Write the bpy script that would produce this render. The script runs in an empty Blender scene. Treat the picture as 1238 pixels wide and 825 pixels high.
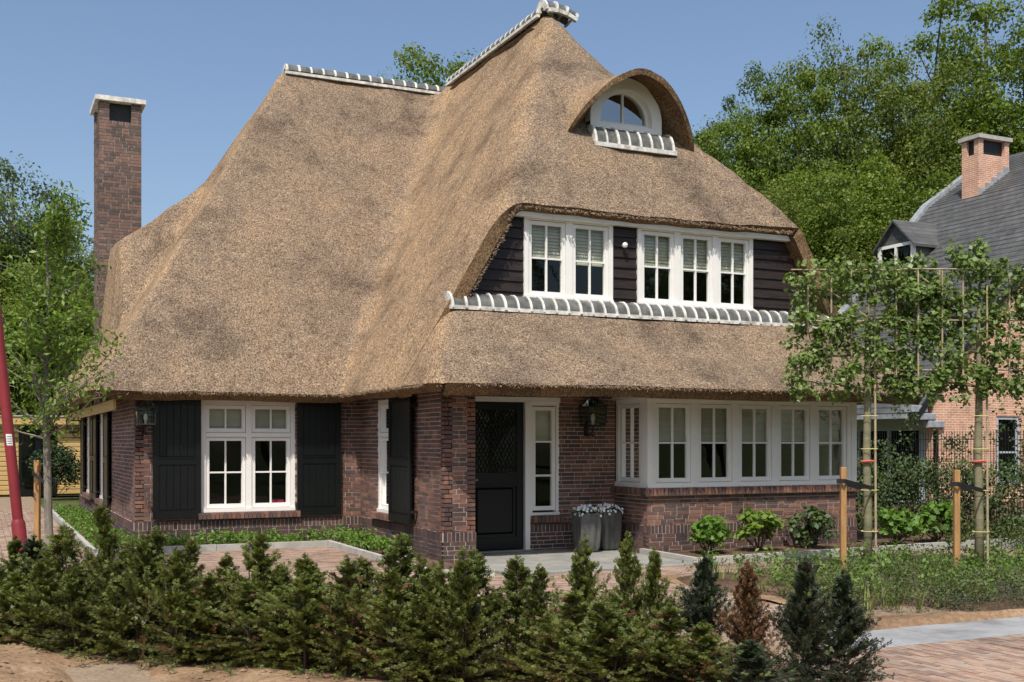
import bpy, math, random
import numpy as np
from mathutils import Vector, Matrix, Quaternion
rnd = random.Random(7)
rng = np.random.default_rng(11)
sc = bpy.context.scene
COL = sc.collection

# ---------------------------------------------------------------- camera
# world: X runs along the house front, Y goes back into the plot, Z up; eye at 1.65 m
EYE = Vector((0, 0, 1.65))
cam_d = bpy.data.cameras.new('camera')
cam = bpy.data.objects.new('camera', cam_d)
COL.objects.link(cam)
cam.location = EYE
FWD = Vector((.4258, .9048, 0)).normalized()
RGT = Vector((.9048, -.4258, 0)).normalized()
cam.rotation_euler = FWD.to_track_quat('-Z', 'Y').to_euler()
cam_d.sensor_width = 36
cam_d.lens = 36 * 1368 / 1238
cam_d.shift_y = (535 - 412.5) / 1238
cam_d.clip_start = .1
cam_d.clip_end = 1500
sc.camera = cam

# ---------------------------------------------------------------- sky, sun, exposure
SUNV = Vector((.40, .53, -1.0)).normalized()
elev = math.asin(-SUNV.z)
azim = math.atan2(-SUNV.x, -SUNV.y)
w = bpy.data.worlds.new('World'); sc.world = w; w.use_nodes = True
nt = w.node_tree; nt.nodes.clear()
sky = nt.nodes.new('ShaderNodeTexSky'); sky.sky_type = 'NISHITA'; sky.sun_disc = False
sky.sun_elevation = elev; sky.sun_rotation = azim % (2 * math.pi)
sky.altitude = 0; sky.air_density = 1.0; sky.dust_density = 2.2; sky.ozone_density = 2.0
bg = nt.nodes.new('ShaderNodeBackground'); bg.inputs[1].default_value = .13
out = nt.nodes.new('ShaderNodeOutputWorld')
nt.links.new(sky.outputs[0], bg.inputs[0]); nt.links.new(bg.outputs[0], out.inputs[0])
sd = bpy.data.lights.new('sun', 'SUN'); sd.energy = 4.6; sd.angle = math.radians(.55); sd.color = (1, .95, .87)
so = bpy.data.objects.new('sun', sd); COL.objects.link(so)
so.rotation_euler = SUNV.to_track_quat('-Z', 'Y').to_euler()
sc.view_settings.view_transform = 'Standard'; sc.view_settings.look = 'None'
sc.view_settings.exposure = .18; sc.view_settings.gamma = 1
sc.cycles.max_bounces = 8; sc.cycles.transparent_max_bounces = 12
sc.cycles.diffuse_bounces = 4; sc.cycles.glossy_bounces = 3

def pol(u, D):
    """ground point straight ahead at depth D in the direction of picture column u"""
    a = (u - 619) / 1368
    p = FWD * D + RGT * (a * D)
    return p.x, p.y

# ---------------------------------------------------------------- object helpers
def tag(o, label=None, cat=None, group=None, kind=None):
    if label: o['label'] = label
    if cat: o['category'] = cat
    if group: o['group'] = group
    if kind: o['kind'] = kind
    return o
def empty(name, loc=(0, 0, 0), rz=0, parent=None):
    o = bpy.data.objects.new(name, None); COL.objects.link(o)
    o.location = loc; o.rotation_euler = (0, 0, rz); o.empty_display_size = .2
    if parent: o.parent = parent
    return o
def link(name, me, parent=None, loc=None):
    o = bpy.data.objects.new(name, me); COL.objects.link(o)
    if parent: o.parent = parent
    if loc is not None: o.location = loc
    return o
def copy_tree(o, parent=None):
    c = o.copy(); COL.objects.link(c)
    if parent: c.parent = parent
    for ch in list(o.children): copy_tree(ch, c)
    return c

class Fr:
    """a wall frame: s runs along the wall, d outward from it, z up"""
    def __init__(s, o, S, N):
        s.o = np.array([o[0], o[1], 0.]); s.S = np.array([S[0], S[1], 0.]); s.N = np.array([N[0], N[1], 0.])
        s.flip = (S[0] * N[1] - S[1] * N[0]) < 0
    def pt(s, a, d, z): return s.o + a * s.S + d * s.N + np.array([0, 0, z])
WORLD = Fr((0, 0), (1, 0), (0, 1))

class MB:
    def __init__(s): s.v = []; s.f = []; s.m = []
    def add(s, vs, fs, mi=0, flip=False):
        b = len(s.v); s.v.extend([tuple(map(float, p)) for p in vs])
        for f in fs:
            s.f.append([b + i for i in (reversed(f) if flip else f)]); s.m.append(mi)
    def box(s, fr, a0, a1, d0, d1, z0, z1, mi=0):
        if a0 > a1: a0, a1 = a1, a0
        if d0 > d1: d0, d1 = d1, d0
        P = [fr.pt(a, d, z) for z in (z0, z1) for a, d in ((a0, d0), (a1, d0), (a1, d1), (a0, d1))]
        s.add(P, [(0, 3, 2, 1), (4, 5, 6, 7), (0, 1, 5, 4), (1, 2, 6, 5), (2, 3, 7, 6), (3, 0, 4, 7)], mi, fr.flip)
        return s
    def bevbox(s, fr, a0, a1, d0, d1, z0, z1, b=.006, mi=0):
        """box whose outward face has chamfered edges"""
        if a0 > a1: a0, a1 = a1, a0
        P = [fr.pt(*q) for q in ((a0, d0, z0), (a1, d0, z0), (a1, d0, z1), (a0, d0, z1),
             (a0, d1 - b, z0), (a1, d1 - b, z0), (a1, d1 - b, z1), (a0, d1 - b, z1),
             (a0 + b, d1, z0 + b), (a1 - b, d1, z0 + b), (a1 - b, d1, z1 - b), (a0 + b, d1, z1 - b))]
        F = []
        for k in range(4):
            j = (k + 1) % 4
            F.append((k, 4 + k, 4 + j, j)); F.append((4 + k, 8 + k, 8 + j, 4 + j))
        F.append((8, 11, 10, 9)); F.append((0, 1, 2, 3))
        s.add(P, F, mi, fr.flip)
        return s
    def tube(s, pts, rad, n=7, mi=0, cap=True):
        pts = [np.array(p, float) for p in pts]
        if not hasattr(rad, '__len__'): rad = [rad] * len(pts)
        V = []; prev = None
        for i, p in enumerate(pts):
            t = pts[min(i + 1, len(pts) - 1)] - pts[max(i - 1, 0)]; t = t / (np.linalg.norm(t) + 1e-9)
            if prev is None:
                a = np.cross(t, [0, 0, 1.]) if abs(t[2]) < .9 else np.cross(t, [1., 0, 0])
            else: a = prev - t * np.dot(prev, t)
            a /= np.linalg.norm(a) + 1e-9; prev = a; b = np.cross(t, a)
            for k in range(n):
                th = 2 * math.pi * k / n
                V.append(p + rad[i] * (a * math.cos(th) + b * math.sin(th)))
        F = []
        for i in range(len(pts) - 1):
            for k in range(n):
                j = (k + 1) % n; F.append((i * n + k, i * n + j, (i + 1) * n + j, (i + 1) * n + k))
        if cap: F.append(tuple(reversed(range(n)))); F.append(tuple(range((len(pts) - 1) * n, len(pts) * n)))
        s.add(V, F, mi); return s
    def lathe(s, c, prof, n=16, mi=0, sq=0.):
        """prof: (radius, z) list round the vertical axis; sq>0 squares the outline"""
        V = []
        for r, z in prof:
            for k in range(n):
                th = 2 * math.pi * (k + .5) / n; x, y = math.cos(th), math.sin(th)
                if sq: m = (abs(x) ** sq + abs(y) ** sq) ** (1 / sq); x /= m; y /= m
                V.append((c[0] + r * x, c[1] + r * y, c[2] + z))
        F = [(i * n + k, i * n + (k + 1) % n, (i + 1) * n + (k + 1) % n, (i + 1) * n + k) for i in range(len(prof) - 1) for k in range(n)]
        F.append(tuple(reversed(range(n)))); F.append(tuple(range((len(prof) - 1) * n, len(prof) * n)))
        s.add(V, F, mi); return s
    def mesh(s, name, mats):
        me = bpy.data.meshes.new(name); me.from_pydata(s.v, [], s.f)
        if not isinstance(mats, (list, tuple)): mats = [mats]
        for m in mats: me.materials.append(m)
        if len(mats) > 1: me.polygons.foreach_set('material_index', s.m)
        me.update(); return me
    def build(s, name, mats, parent=None, kind=None, smooth=False):
        me = s.mesh(name, mats)
        if smooth:
            me.polygons.foreach_set('use_smooth', [True] * len(me.polygons))
            if smooth != 'all': me.set_sharp_from_angle(angle=math.radians(35))
        o = link(name, me, parent)
        if kind: o['kind'] = kind
        return o

def npmesh(name, V, Fq, mats, mi=None, smooth=False):
    """fast mesh from numpy: V (n,3), Fq (m,k)"""
    me = bpy.data.meshes.new(name); V = np.asarray(V, np.float32); Fq = np.asarray(Fq, np.int32)
    m, k = Fq.shape
    me.vertices.add(len(V)); me.vertices.foreach_set('co', V.ravel())
    me.loops.add(m * k); me.loops.foreach_set('vertex_index', Fq.ravel())
    me.polygons.add(m); me.polygons.foreach_set('loop_start', np.arange(0, m * k, k, dtype=np.int32))
    if not isinstance(mats, (list, tuple)): mats = [mats]
    for q in mats: me.materials.append(q)
    if mi is not None: me.polygons.foreach_set('material_index', np.asarray(mi, np.int32))
    if smooth: me.polygons.foreach_set('use_smooth', np.ones(m, bool))
    me.update(calc_edges=True); me.validate(); return me

# ---------------------------------------------------------------- materials
class NT:
    def __init__(s, name):
        s.mat = bpy.data.materials.new(name); s.mat.use_nodes = True; s.t = s.mat.node_tree; s.t.nodes.clear()
        s.out = s.n('ShaderNodeOutputMaterial')
    def n(s, ty, **kw):
        q = s.t.nodes.new(ty)
        for k, v in kw.items(): setattr(q, k, v)
        return q
    def l(s, a, b): s.t.links.new(a, b)
    def coord(s, scale=(1, 1, 1), rot=(0, 0, 0), world=False):
        tc = s.n('ShaderNodeTexCoord'); mp = s.n('ShaderNodeMapping')
        if world:
            g = s.n('ShaderNodeNewGeometry'); s.l(g.outputs['Position'], mp.inputs[0])
        else: s.l(tc.outputs['Object'], mp.inputs[0])
        mp.inputs['Scale'].default_value = scale; mp.inputs['Rotation'].default_value = rot
        return mp.outputs[0]
    def noise(s, vec, scale, detail=3, rough=.55):
        q = s.n('ShaderNodeTexNoise'); q.inputs['Scale'].default_value = scale; q.inputs['Detail'].default_value = detail
        q.inputs['Roughness'].default_value = rough; s.l(vec, q.inputs['Vector']); return q.outputs[0]
    def ramp(s, fac, stops):
        q = s.n('ShaderNodeValToRGB'); e = q.color_ramp.elements
        while len(e) < len(stops): e.new(.5)
        for i, (p, c) in enumerate(stops):
            e[i].position = p; e[i].color = (c[0], c[1], c[2], 1) if hasattr(c, '__len__') else (c, c, c, 1)
        s.l(fac, q.inputs[0]); return q.outputs[0]
    def mix(s, a, b, fac, mode='MIX'):
        q = s.n('ShaderNodeMix', data_type='RGBA', blend_type=mode)
        for inp, v in ((q.inputs[0], fac), (q.inputs[6], a), (q.inputs[7], b)):
            if isinstance(v, bpy.types.NodeSocket): s.l(v, inp)
            elif hasattr(v, '__len__'): inp.default_value = (*v, 1)
            else: inp.default_value = v
        return q.outputs[2]
    def bump(s, h, strength, dist):
        q = s.n('ShaderNodeBump'); q.inputs['Strength'].default_value = strength; q.inputs['Distance'].default_value = dist
        s.l(h, q.inputs['Height']); return q.outputs[0]
    def bsdf(s, col, rough=.8, normal=None, spec=.4, metal=0):
        q = s.n('ShaderNodeBsdfPrincipled')
        if isinstance(col, bpy.types.NodeSocket): s.l(col, q.inputs['Base Color'])
        else: q.inputs['Base Color'].default_value = (*col, 1)
        q.inputs['Roughness'].default_value = rough; q.inputs['Specular IOR Level'].default_value = spec
        q.inputs['Metallic'].default_value = metal
        if normal is not None: s.l(normal, q.inputs['Normal'])
        s.l(q.outputs[0], s.out.inputs[0]); return q

def pmat(name, c1, c2, scale=8, rough=.8, bump=.3, bd=.004, bscale=None, spec=.35, metal=0, detail=4, stretch=(1, 1, 1), lo=.35, hi=.65, wear=0):
    t = NT(name); v = t.coord(stretch, world=True)
    n = t.noise(v, scale, detail, .6); c = t.mix(c1, c2, t.ramp(n, [(lo, 0.), (hi, 1.)]))
    if wear: c = t.mix(c, t.ramp(t.noise(t.coord((1, 1, .5), world=True), wear, 5, .65), [(.32, (.66, .63, .62)), (.5, (1, 1, 1)), (.68, (1.16, 1.15, 1.14))]), 1.0, 'MULTIPLY')
    nb = t.noise(v, bscale or scale * 4, 4, .65)
    t.bsdf(c, rough, t.bump(nb, bump, bd), spec, metal); return t.mat

M = {}
for i, (a, b) in enumerate([((.225, .110, .078), (.155, .083, .064)), ((.18, .092, .070), (.12, .068, .056)), ((.12, .072, .062), (.082, .058, .054)),
                            ((.27, .138, .095), (.20, .108, .08)), ((.15, .088, .072), (.105, .072, .064))]):
    M['brick%d' % i] = pmat('house_brick_%d' % i, a, b, 22, .88, .6, .004, 120, wear=1.7)
for i, (a, b) in enumerate([((.20, .125, .10), (.15, .10, .083)), ((.15, .10, .085), (.11, .08, .07)), ((.235, .14, .105), (.18, .11, .088)), ((.12, .09, .08), (.09, .07, .065))]):
    M['stack%d' % i] = pmat('chimney_brick_%d' % i, a, b, 22, .9, .5, .004, 120, wear=1.2)
for i, (a, b) in enumerate([((.115, .062, .052), (.075, .048, .045)), ((.145, .075, .06), (.095, .056, .05)), ((.08, .052, .05), (.055, .043, .043))]):
    M['plinth%d' % i] = pmat('plinth_brick_%d' % i, a, b, 22, .88, .6, .004, 120, wear=1.7)
for i, (a, b) in enumerate([((.33, .21, .145), (.26, .17, .125)), ((.37, .26, .19), (.30, .21, .16)), ((.26, .17, .13), (.21, .145, .115)), ((.34, .255, .195), (.28, .21, .165))]):
    M['paver%d' % i] = pmat('paver_%d' % i, a, b, 14, .9, .5, .004, 90, wear=1.1)
M['mortar'] = pmat('mortar', (.50, .43, .36), (.38, .32, .27), 12, .95, .5, .004, 150)
M['mortar_dark'] = pmat('mortar_dark', (.25, .215, .185), (.18, .155, .135), 12, .95, .5, .004, 150)
M['white'] = pmat('white_paint', (.80, .785, .74), (.77, .75, .70), 5, .42, .12, .002, 40, spec=.4)
M['white_mortar'] = pmat('white_ridge_mortar', (.74, .72, .66), (.46, .45, .41), 9, .9, .7, .008, 60, wear=4)
M['black_green'] = pmat('black_green_paint', (.0045, .0065, .006), (.003, .0045, .0045), 4, .38, .1, .002, 60, spec=.35)
M['black_metal'] = pmat('black_metal', (.012, .013, .013), (.02, .02, .02), 20, .45, .2, .002, 100)
M['board'] = pmat('tarred_board', (.034, .021, .015), (.015, .0105, .009), 3, .50, .6, .004, 14, stretch=(1, 1, 9), spec=.35)
M['tile'] = pmat('grey_ridge_tile', (.13, .13, .12), (.065, .068, .065), 9, .6, .35, .004, 50, spec=.35, wear=5)
M['blind'] = pmat('window_blind', (.56, .55, .44), (.45, .45, .36), 2, .85, .35, .004, 9, stretch=(.3, .3, 8))
M['dark_room'] = pmat('dark_room', (.012, .013, .012), (.02, .02, .018), 1.2, .9, .0, .001)  # near-black: dimness of the rooms put into the colour
M['stone'] = pmat('concrete_edging', (.44, .42, .38), (.33, .32, .29), 6, .9, .5, .004, 60)
M['bluestone'] = pmat('bluestone_slab', (.30, .285, .25), (.21, .205, .19), 3, .75, .4, .003, 50)
M['path_grey'] = pmat('grey_concrete', (.30, .30, .30), (.235, .24, .245), 2.5, .9, .5, .003, 90, wear=1.3)
M['lead'] = pmat('lead_flashing', (.33, .35, .37), (.22, .24, .26), 6, .5, .3, .004, 30, spec=.5)
M['zinc_pot'] = pmat('weathered_zinc', (.060, .064, .062), (.16, .16, .148), 3.2, .50, .3, .003, 30, stretch=(5, 5, .9), spec=.5, metal=.35)
M['red_paint'] = pmat('red_paint', (.26, .026, .030), (.20, .022, .027), 4, .38, .15, .002, 60, spec=.5)
M['timber'] = pmat('stake_timber', (.42, .235, .09), (.30, .16, .06), 5, .75, .5, .003, 30, stretch=(6, 6, .7))
M['shed_wood'] = pmat('shed_pine', (.55, .38, .15), (.45, .30, .115), 4, .7, .4, .004, 18, stretch=(.5, .5, 8))
M['bark_green'] = pmat('smooth_green_bark', (.23, .205, .115), (.14, .135, .08), 7, .8, .7, .006, 30, stretch=(1, 1, 2.5))
M['bark_grey'] = pmat('grey_bark', (.25, .22, .17), (.14, .125, .10), 8, .9, .8, .008, 40, stretch=(1, 1, .4))
M['bark_dark'] = pmat('dark_bark', (.10, .085, .06), (.05, .042, .032), 3, .95, .8, .02, 14, stretch=(1, 1, .3))
M['cane'] = pmat('bamboo_cane', (.42, .34, .22), (.30, .23, .14), 6, .6, .3, .003, 40)
M['rubber'] = pmat('black_rubber', (.012, .012, .014), (.02, .02, .022), 8, .6, .2, .002, 60)
M['yellow_tie'] = pmat('yellow_tie', (.65, .6, .22), (.55, .5, .2), 8, .6, .1, .001)
M['red_mark'] = pmat('red_marking', (.62, .13, .09), (.5, .1, .08), 8, .7, .1, .001)
M['petal'] = pmat('white_petal', (.8, .8, .78), (.68, .7, .68), 30, .6, .1, .001)
M['stem'] = pmat('brown_stem', (.10, .065, .04), (.06, .04, .028), 12, .9, .5, .003)
M['grey_frame'] = pmat('grey_blue_paint', (.42, .46, .50), (.38, .42, .46), 3, .4, .1, .002)
M['sticker'] = pmat('sticker_paper', (.75, .75, .73), (.7, .7, .68), 3, .5, 0, .001)
M['sticker_ink'] = pmat('sticker_ink', (.12, .12, .13), (.1, .1, .1), 3, .5, 0, .001)
M['interior_red'] = pmat('magenta_toy', (.45, .03, .12), (.4, .03, .1), 5, .5, 0, .001)
M['interior_green'] = pmat('green_toy', (.05, .35, .15), (.05, .3, .12), 5, .5, 0, .001)

def mk_thatch(name, under=False):
    t = NT(name); v = t.coord((1, 1, 1), world=True); vs = t.coord((1, 1, .55), world=True)
    fine = t.noise(vs, 44, 3, .72); mid = t.noise(v, 9, 4, .6); big = t.noise(v, .8, 4, .62); streak = t.noise(t.coord((2.2, 2.2, .3), world=True), 1.5, 5, .65)
    spk = t.noise(vs, 95, 2, .6)
    if under:
        c = t.ramp(fine, [(.3, (.07, .044, .025)), (.5, (.22, .145, .085)), (.7, (.42, .30, .18))])
    else:
        c = t.ramp(fine, [(.31, (.085, .064, .050)), (.42, (.20, .152, .117)), (.52, (.36, .282, .216)), (.63, (.56, .46, .365)), (.77, (.70, .61, .50))])
    c = t.mix(c, t.ramp(spk, [(.36, (.3, .25, .2)), (.5, (1, 1, 1))]), .6, 'MULTIPLY')
    if not under: c = t.mix(c, (.94, .915, .87), 1.0, 'MULTIPLY')
    c = t.mix(c, t.ramp(big, [(.33, (.58, .565, .56)), (.48, (.90, .89, .87)), (.68, (1.06, 1.01, .93))]), 1.0, 'MULTIPLY')
    c = t.mix(c, t.ramp(streak, [(.30, (.60, .57, .55)), (.44, (.98, .98, .98)), (.66, (1.1, 1.06, 1.0))]), .8, 'MULTIPLY')
    c = t.mix(c, t.ramp(mid, [(.3, (.78, .77, .76)), (.6, (1.05, 1.03, 1))]), 1.0, 'MULTIPLY')
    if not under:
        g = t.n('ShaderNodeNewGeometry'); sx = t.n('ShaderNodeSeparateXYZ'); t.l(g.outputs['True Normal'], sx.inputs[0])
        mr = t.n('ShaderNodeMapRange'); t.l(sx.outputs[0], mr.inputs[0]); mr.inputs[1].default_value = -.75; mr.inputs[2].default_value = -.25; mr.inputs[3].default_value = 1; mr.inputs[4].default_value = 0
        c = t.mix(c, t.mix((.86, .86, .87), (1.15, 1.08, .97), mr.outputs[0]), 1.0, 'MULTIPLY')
    h = t.mix(fine, spk, .35); b1 = t.bump(h, .85, .035)
    q = t.n('ShaderNodeBump'); q.inputs['Strength'].default_value = .5; q.inputs['Distance'].default_value = .05
    t.l(mid, q.inputs['Height']); t.l(b1, q.inputs['Normal'])
    t.bsdf(c, .95, q.outputs[0], .12); return t.mat
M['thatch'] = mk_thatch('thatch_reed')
M['thatch_under'] = mk_thatch('thatch_reed_cut', True)
M['reed'] = pmat('reed_stub', (.36, .26, .17), (.13, .085, .055), 30, .9, .2, .003, 90)

def mk_glass(name, ior, tint=(.9, .95, .93), rough=.0):
    t = NT(name); fr = t.n('ShaderNodeFresnel'); fr.inputs[0].default_value = ior
    wav = t.noise(t.coord(world=True), 1.6, 1, .4); bmp = t.bump(wav, .12, .02)
    g = t.n('ShaderNodeBsdfGlossy'); g.inputs['Roughness'].default_value = rough; g.inputs['Color'].default_value = (.95, 1, 1, 1)
    t.l(bmp, g.inputs['Normal'])
    tr = t.n('ShaderNodeBsdfTransparent'); tr.inputs[0].default_value = (*tint, 1)
    mx = t.n('ShaderNodeMixShader'); t.l(fr.outputs[0], mx.inputs[0]); t.l(tr.outputs[0], mx.inputs[1]); t.l(g.outputs[0], mx.inputs[2])
    t.l(mx.outputs[0], t.out.inputs[0]); return t.mat
M['glass'] = mk_glass('window_glass', 1.42, (.86, .88, .85))
M['glass_up'] = mk_glass('coated_glass', 3.6, (.3, .36, .4))
M['lamp_glass'] = mk_glass('lantern_glass', 1.45, (.82, .86, .82), .1)

def mk_leaf(name, stops, trans=.35, rough=.5, spec=.35, clump=1.5, iw=.42):
    """stops: colours picked per leaf, shifted by slow clump noise"""
    t = NT(name); g = t.n('ShaderNodeNewGeometry'); oi = t.n('ShaderNodeObjectInfo')
    n = t.noise(t.coord(), clump, 2, .5)
    a = t.n('ShaderNodeMath', operation='MULTIPLY_ADD'); t.l(n, a.inputs[0]); a.inputs[1].default_value = 1.1; a.inputs[2].default_value = -.28
    b = t.n('ShaderNodeMath', operation='MULTIPLY_ADD'); t.l(g.outputs['Random Per Island'], b.inputs[0]); b.inputs[1].default_value = iw; t.l(a.outputs[0], b.inputs[2])
    b2 = t.n('ShaderNodeMath', operation='MULTIPLY_ADD'); t.l(oi.outputs['Random'], b2.inputs[0]); b2.inputs[1].default_value = .25; t.l(b.outputs[0], b2.inputs[2])
    c = t.ramp(b2.outputs[0], [((i + .5) / len(stops), s) for i, s in enumerate(stops)])
    q = t.n('ShaderNodeBsdfPrincipled'); t.l(c, q.inputs['Base Color']); q.inputs['Roughness'].default_value = rough; q.inputs['Specular IOR Level'].default_value = spec
    tl = t.n('ShaderNodeBsdfTranslucent'); c2 = t.mix(c, (1.25, 1.35, .6), 1.0, 'MULTIPLY'); t.l(c2, tl.inputs[0])
    mx = t.n('ShaderNodeMixShader'); mx.inputs[0].default_value = trans
    t.l(q.outputs[0], mx.inputs[1]); t.l(tl.outputs[0], mx.inputs[2]); t.l(mx.outputs[0], t.out.inputs[0]); return t.mat
M['leaf_wood'] = mk_leaf('woodland_leaf', [(.030, .050, .009), (.068, .108, .014), (.118, .172, .022), (.18, .235, .036)], .38, .5, .3, .35)
M['leaf_olive'] = mk_leaf('olive_green_leaf', [(.036, .056, .011), (.076, .108, .018), (.125, .162, .028), (.17, .20, .04)], .38, .55, .3, .35)
M['leaf_dark'] = mk_leaf('dark_conifer_leaf', [(.012, .024, .010), (.022, .042, .016), (.036, .06, .02)], .15, .6, .25, .5)
M['leaf_birch'] = mk_leaf('grey_green_leaf', [(.07, .105, .05), (.10, .14, .065), (.13, .175, .08)], .35, .5, .3, .5)
M['leaf_young'] = mk_leaf('fresh_leaf', [(.07, .12, .018), (.11, .18, .028), (.16, .24, .04), (.22, .30, .06)], .4, .45, .4, 2)
M['leaf_plane'] = mk_leaf('pleached_leaf', [(.065, .105, .03), (.11, .165, .042), (.155, .22, .055), (.21, .28, .08)], .35, .45, .4, 3)
M['leaf_hedge'] = mk_leaf('hedge_leaf', [(.018, .034, .012), (.035, .062, .020), (.055, .09, .03), (.10, .14, .05)], .2, .5, .3, 2)
M['yew'] = mk_leaf('yew_needle', [(.026, .030, .008), (.064, .074, .014), (.112, .126, .022), (.18, .19, .038)], .2, .5, .35, 22, .3)
M['yew_dark'] = mk_leaf('dark_yew_needle', [(.018, .026, .016), (.032, .044, .025), (.052, .066, .036)], .15, .5, .35, 24, .3)
M['yew_brown'] = mk_leaf('brown_yew_needle', [(.05, .028, .016), (.10, .050, .025), (.16, .085, .042), (.21, .13, .07)], .2, .6, .3, 24, .3)
M['yew_tip'] = mk_leaf('fresh_yew_tip', [(.09, .12, .03), (.13, .17, .045), (.18, .21, .06)], .3, .5, .35, 5)
M['leaf_lush'] = mk_leaf('lush_leaf', [(.07, .14, .025), (.12, .22, .035), (.16, .26, .05)], .35, .5, .35, 4)
M['leaf_herb'] = mk_leaf('herb_leaf', [(.045, .065, .022), (.075, .105, .032), (.11, .15, .045), (.15, .19, .07)], .3, .6, .3, 2.5)
M['grass'] = mk_leaf('grass_blade', [(.10, .13, .03), (.17, .21, .055), (.26, .28, .10)], .35, .5, .35, 3)
M['heather'] = mk_leaf('grey_heather', [(.05, .065, .038), (.085, .10, .06), (.13, .11, .09)], .25, .7, .2, 3)
# ================================================================ THE THATCHED HOUSE
house = tag(empty('thatched_house', (9, 14, 0)), 'large thatched brick house with black shutters, white windows and half-round attic window', 'house')
HINV = house.matrix_basis.inverted()
def P(o, parent=None):
    """parent a mesh made in world coordinates to the house (or to one of its parts)"""
    o.parent = parent or house
    if parent is None: o.matrix_parent_inverse = Matrix.Translation((-9, -14, 0))
    return o
def hb(mb, name, mats, parent=None, kind=None, smooth=False):
    return P(mb.build(name, mats, None, kind, smooth), parent)

FL = Fr((0, 18.1), (1, 0), (0, -1))       # left wing, front
FLS = Fr((2.16, 0), (0, 1), (-1, 0))      # left wing, side
FS = Fr((5.74, 0), (0, 1), (-1, 0))       # side of the front wing
FPF = Fr((0, 14.28), (1, 0), (0, -1)); FPS = Fr((5.705, 0), (0, 1), (-1, 0))   # corner pier
FPR = Fr((6.16, 0), (0, 1), (1, 0))
FD = Fr((0, 15.2), (1, 0), (0, -1))       # door wall
FB = Fr((0, 14.25), (1, 0), (0, -1)); FBS = Fr((8.92, 0), (0, 1), (-1, 0))     # bay
FBR = Fr((12.87, 0), (0, 1), (1, 0))
FU = Fr((0, 15.0), (1, 0), (0, -1))       # upper window wall

BR = []      # bricks: frame, a0,a1,d0,d1,z0,z1, tone, rank
def add_brick(fr, a0, a1, d0, d1, z0, z1, tone, near=1.0):
    c = fr.pt((a0 + a1) / 2, d1, (z0 + z1) / 2)
    D = c[0] * .4258 + c[1] * .9048; r = c[0] * .9048 - c[1] * .4258
    view = np.array([c[0], c[1]]) / np.hypot(c[0], c[1]); fac = abs(view[0] * fr.N[0] + view[1] * fr.N[1])
    BR.append((fr, a0, a1, d0, d1, z0, z1, tone, near * (a1 - a0) * (z1 - z0) * fac / D ** 2))
def clip_iv(a0, a1, z0, z1, holes):
    iv = [(a0, a1)]
    for h0, h1, hz0, hz1 in holes:
        if z1 <= hz0 + .012 or z0 >= hz1 - .012: continue
        nv = []
        for p, q in iv:
            if q <= h0 or p >= h1: nv.append((p, q)); continue
            if p < h0: nv.append((p, h0))
            if q > h1: nv.append((h1, q))
        iv = nv
    return iv
def bricks(fr, s0, s1, z0, z1, holes=(), off=0., tones=('brick', 5), near=1.0, course=.0625, L=.21):
    n = int(round((z1 - z0) / course)); cs = (z1 - z0) / n
    for r in range(n):
        za, zb = z0 + r * cs + .006, z0 + (r + 1) * cs - .006
        a = s0 - rnd.choice([0, .055, .11, .15])
        while a < s1:
            ln = L if rnd.random() < .72 else L / 2 - .005
            p, q = max(a, s0), min(a + ln, s1)
            if s1 - q < .07: q = s1; ln = s1 - a + .01
            for u, v in clip_iv(p, q, za, zb, holes):
                if v - u > .025:
                    j = rnd.uniform(-.0022, .0022); tw = rnd.uniform(-.0015, .0015)
                    add_brick(fr, u, v, off - .03, off + .006 + j, za + tw, zb + tw, '%s%d' % (tones[0], min(int(rnd.random() * tones[1]), tones[1] - 1)), near)
            a += ln + .011
def upright(fr, s0, s1, z0, z1, d0, d1, tones=('brick', 5), near=1.0):
    """a row of bricks standing on end (soldiers, sills)"""
    n = max(1, int(round((s1 - s0) / .064))); p = (s1 - s0) / n
    for i in range(n):
        j = rnd.uniform(-.003, .003)
        add_brick(fr, s0 + i * p + .0055, s0 + (i + 1) * p - .0055, d0, d1 + j, z0 + .004, z1 + rnd.uniform(-.002, .002), '%s%d' % (tones[0], int(rnd.random() * tones[1])), near)
def wallbody(mb, fr, s0, s1, z0, z1, holes=(), t=.12, off=0.):
    S = sorted({s0, s1, *[min(max(v, s0), s1) for h in holes for v in h[:2]]}); Z = sorted({z0, z1, *[min(max(v, z0), z1) for h in holes for v in h[2:]]})
    for i in range(len(S) - 1):
        for j in range(len(Z) - 1):
            cs, cz = (S[i] + S[i + 1]) / 2, (Z[j] + Z[j + 1]) / 2
            if any(h[0] < cs < h[1] and h[2] < cz < h[3] for h in holes): continue
            mb.box(fr, S[i], S[i + 1], off - t, off, Z[j], Z[j + 1])
PT, PS = .42, .30           # plinth top, bottom of its soldier course
def full_wall(fr, s0, s1, top, holes=(), tones=('brick', 5), near=1.0, name='wall', pe=0):
    mb = MB(); wallbody(mb, fr, s0, s1, PT, top, holes)
    sp = s0 - pe
    wallbody(mb, fr, sp, s1, -.1, PT, [h for h in holes if h[2] < PT], .16, .03)
    hb(mb, name, M['mortar'])
    bricks(fr, s0, s1, PT + .03, top, holes, 0., tones, near)
    lowh = [h for h in holes if h[2] < PT]
    bricks(fr, sp, s1, 0, PS, lowh, .03, ('plinth', 3), near)
    for p, q in clip_iv(sp, s1, PS, PT, lowh):
        upright(fr, p, q, PS, PT, 0, .036, ('plinth', 3), near)
    for p, q in clip_iv(s0, s1, PT, PT + .03, lowh):      # course of headers topping the plinth
        n = max(1, round((q - p) / .22)); w_ = (q - p) / n
        for i in range(n): add_brick(fr, p + i * w_ + .005, p + (i + 1) * w_ - .005, -.02, .012, PT + .004, PT + .027, 'brick%d' % rnd.randrange(5), near)

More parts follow.
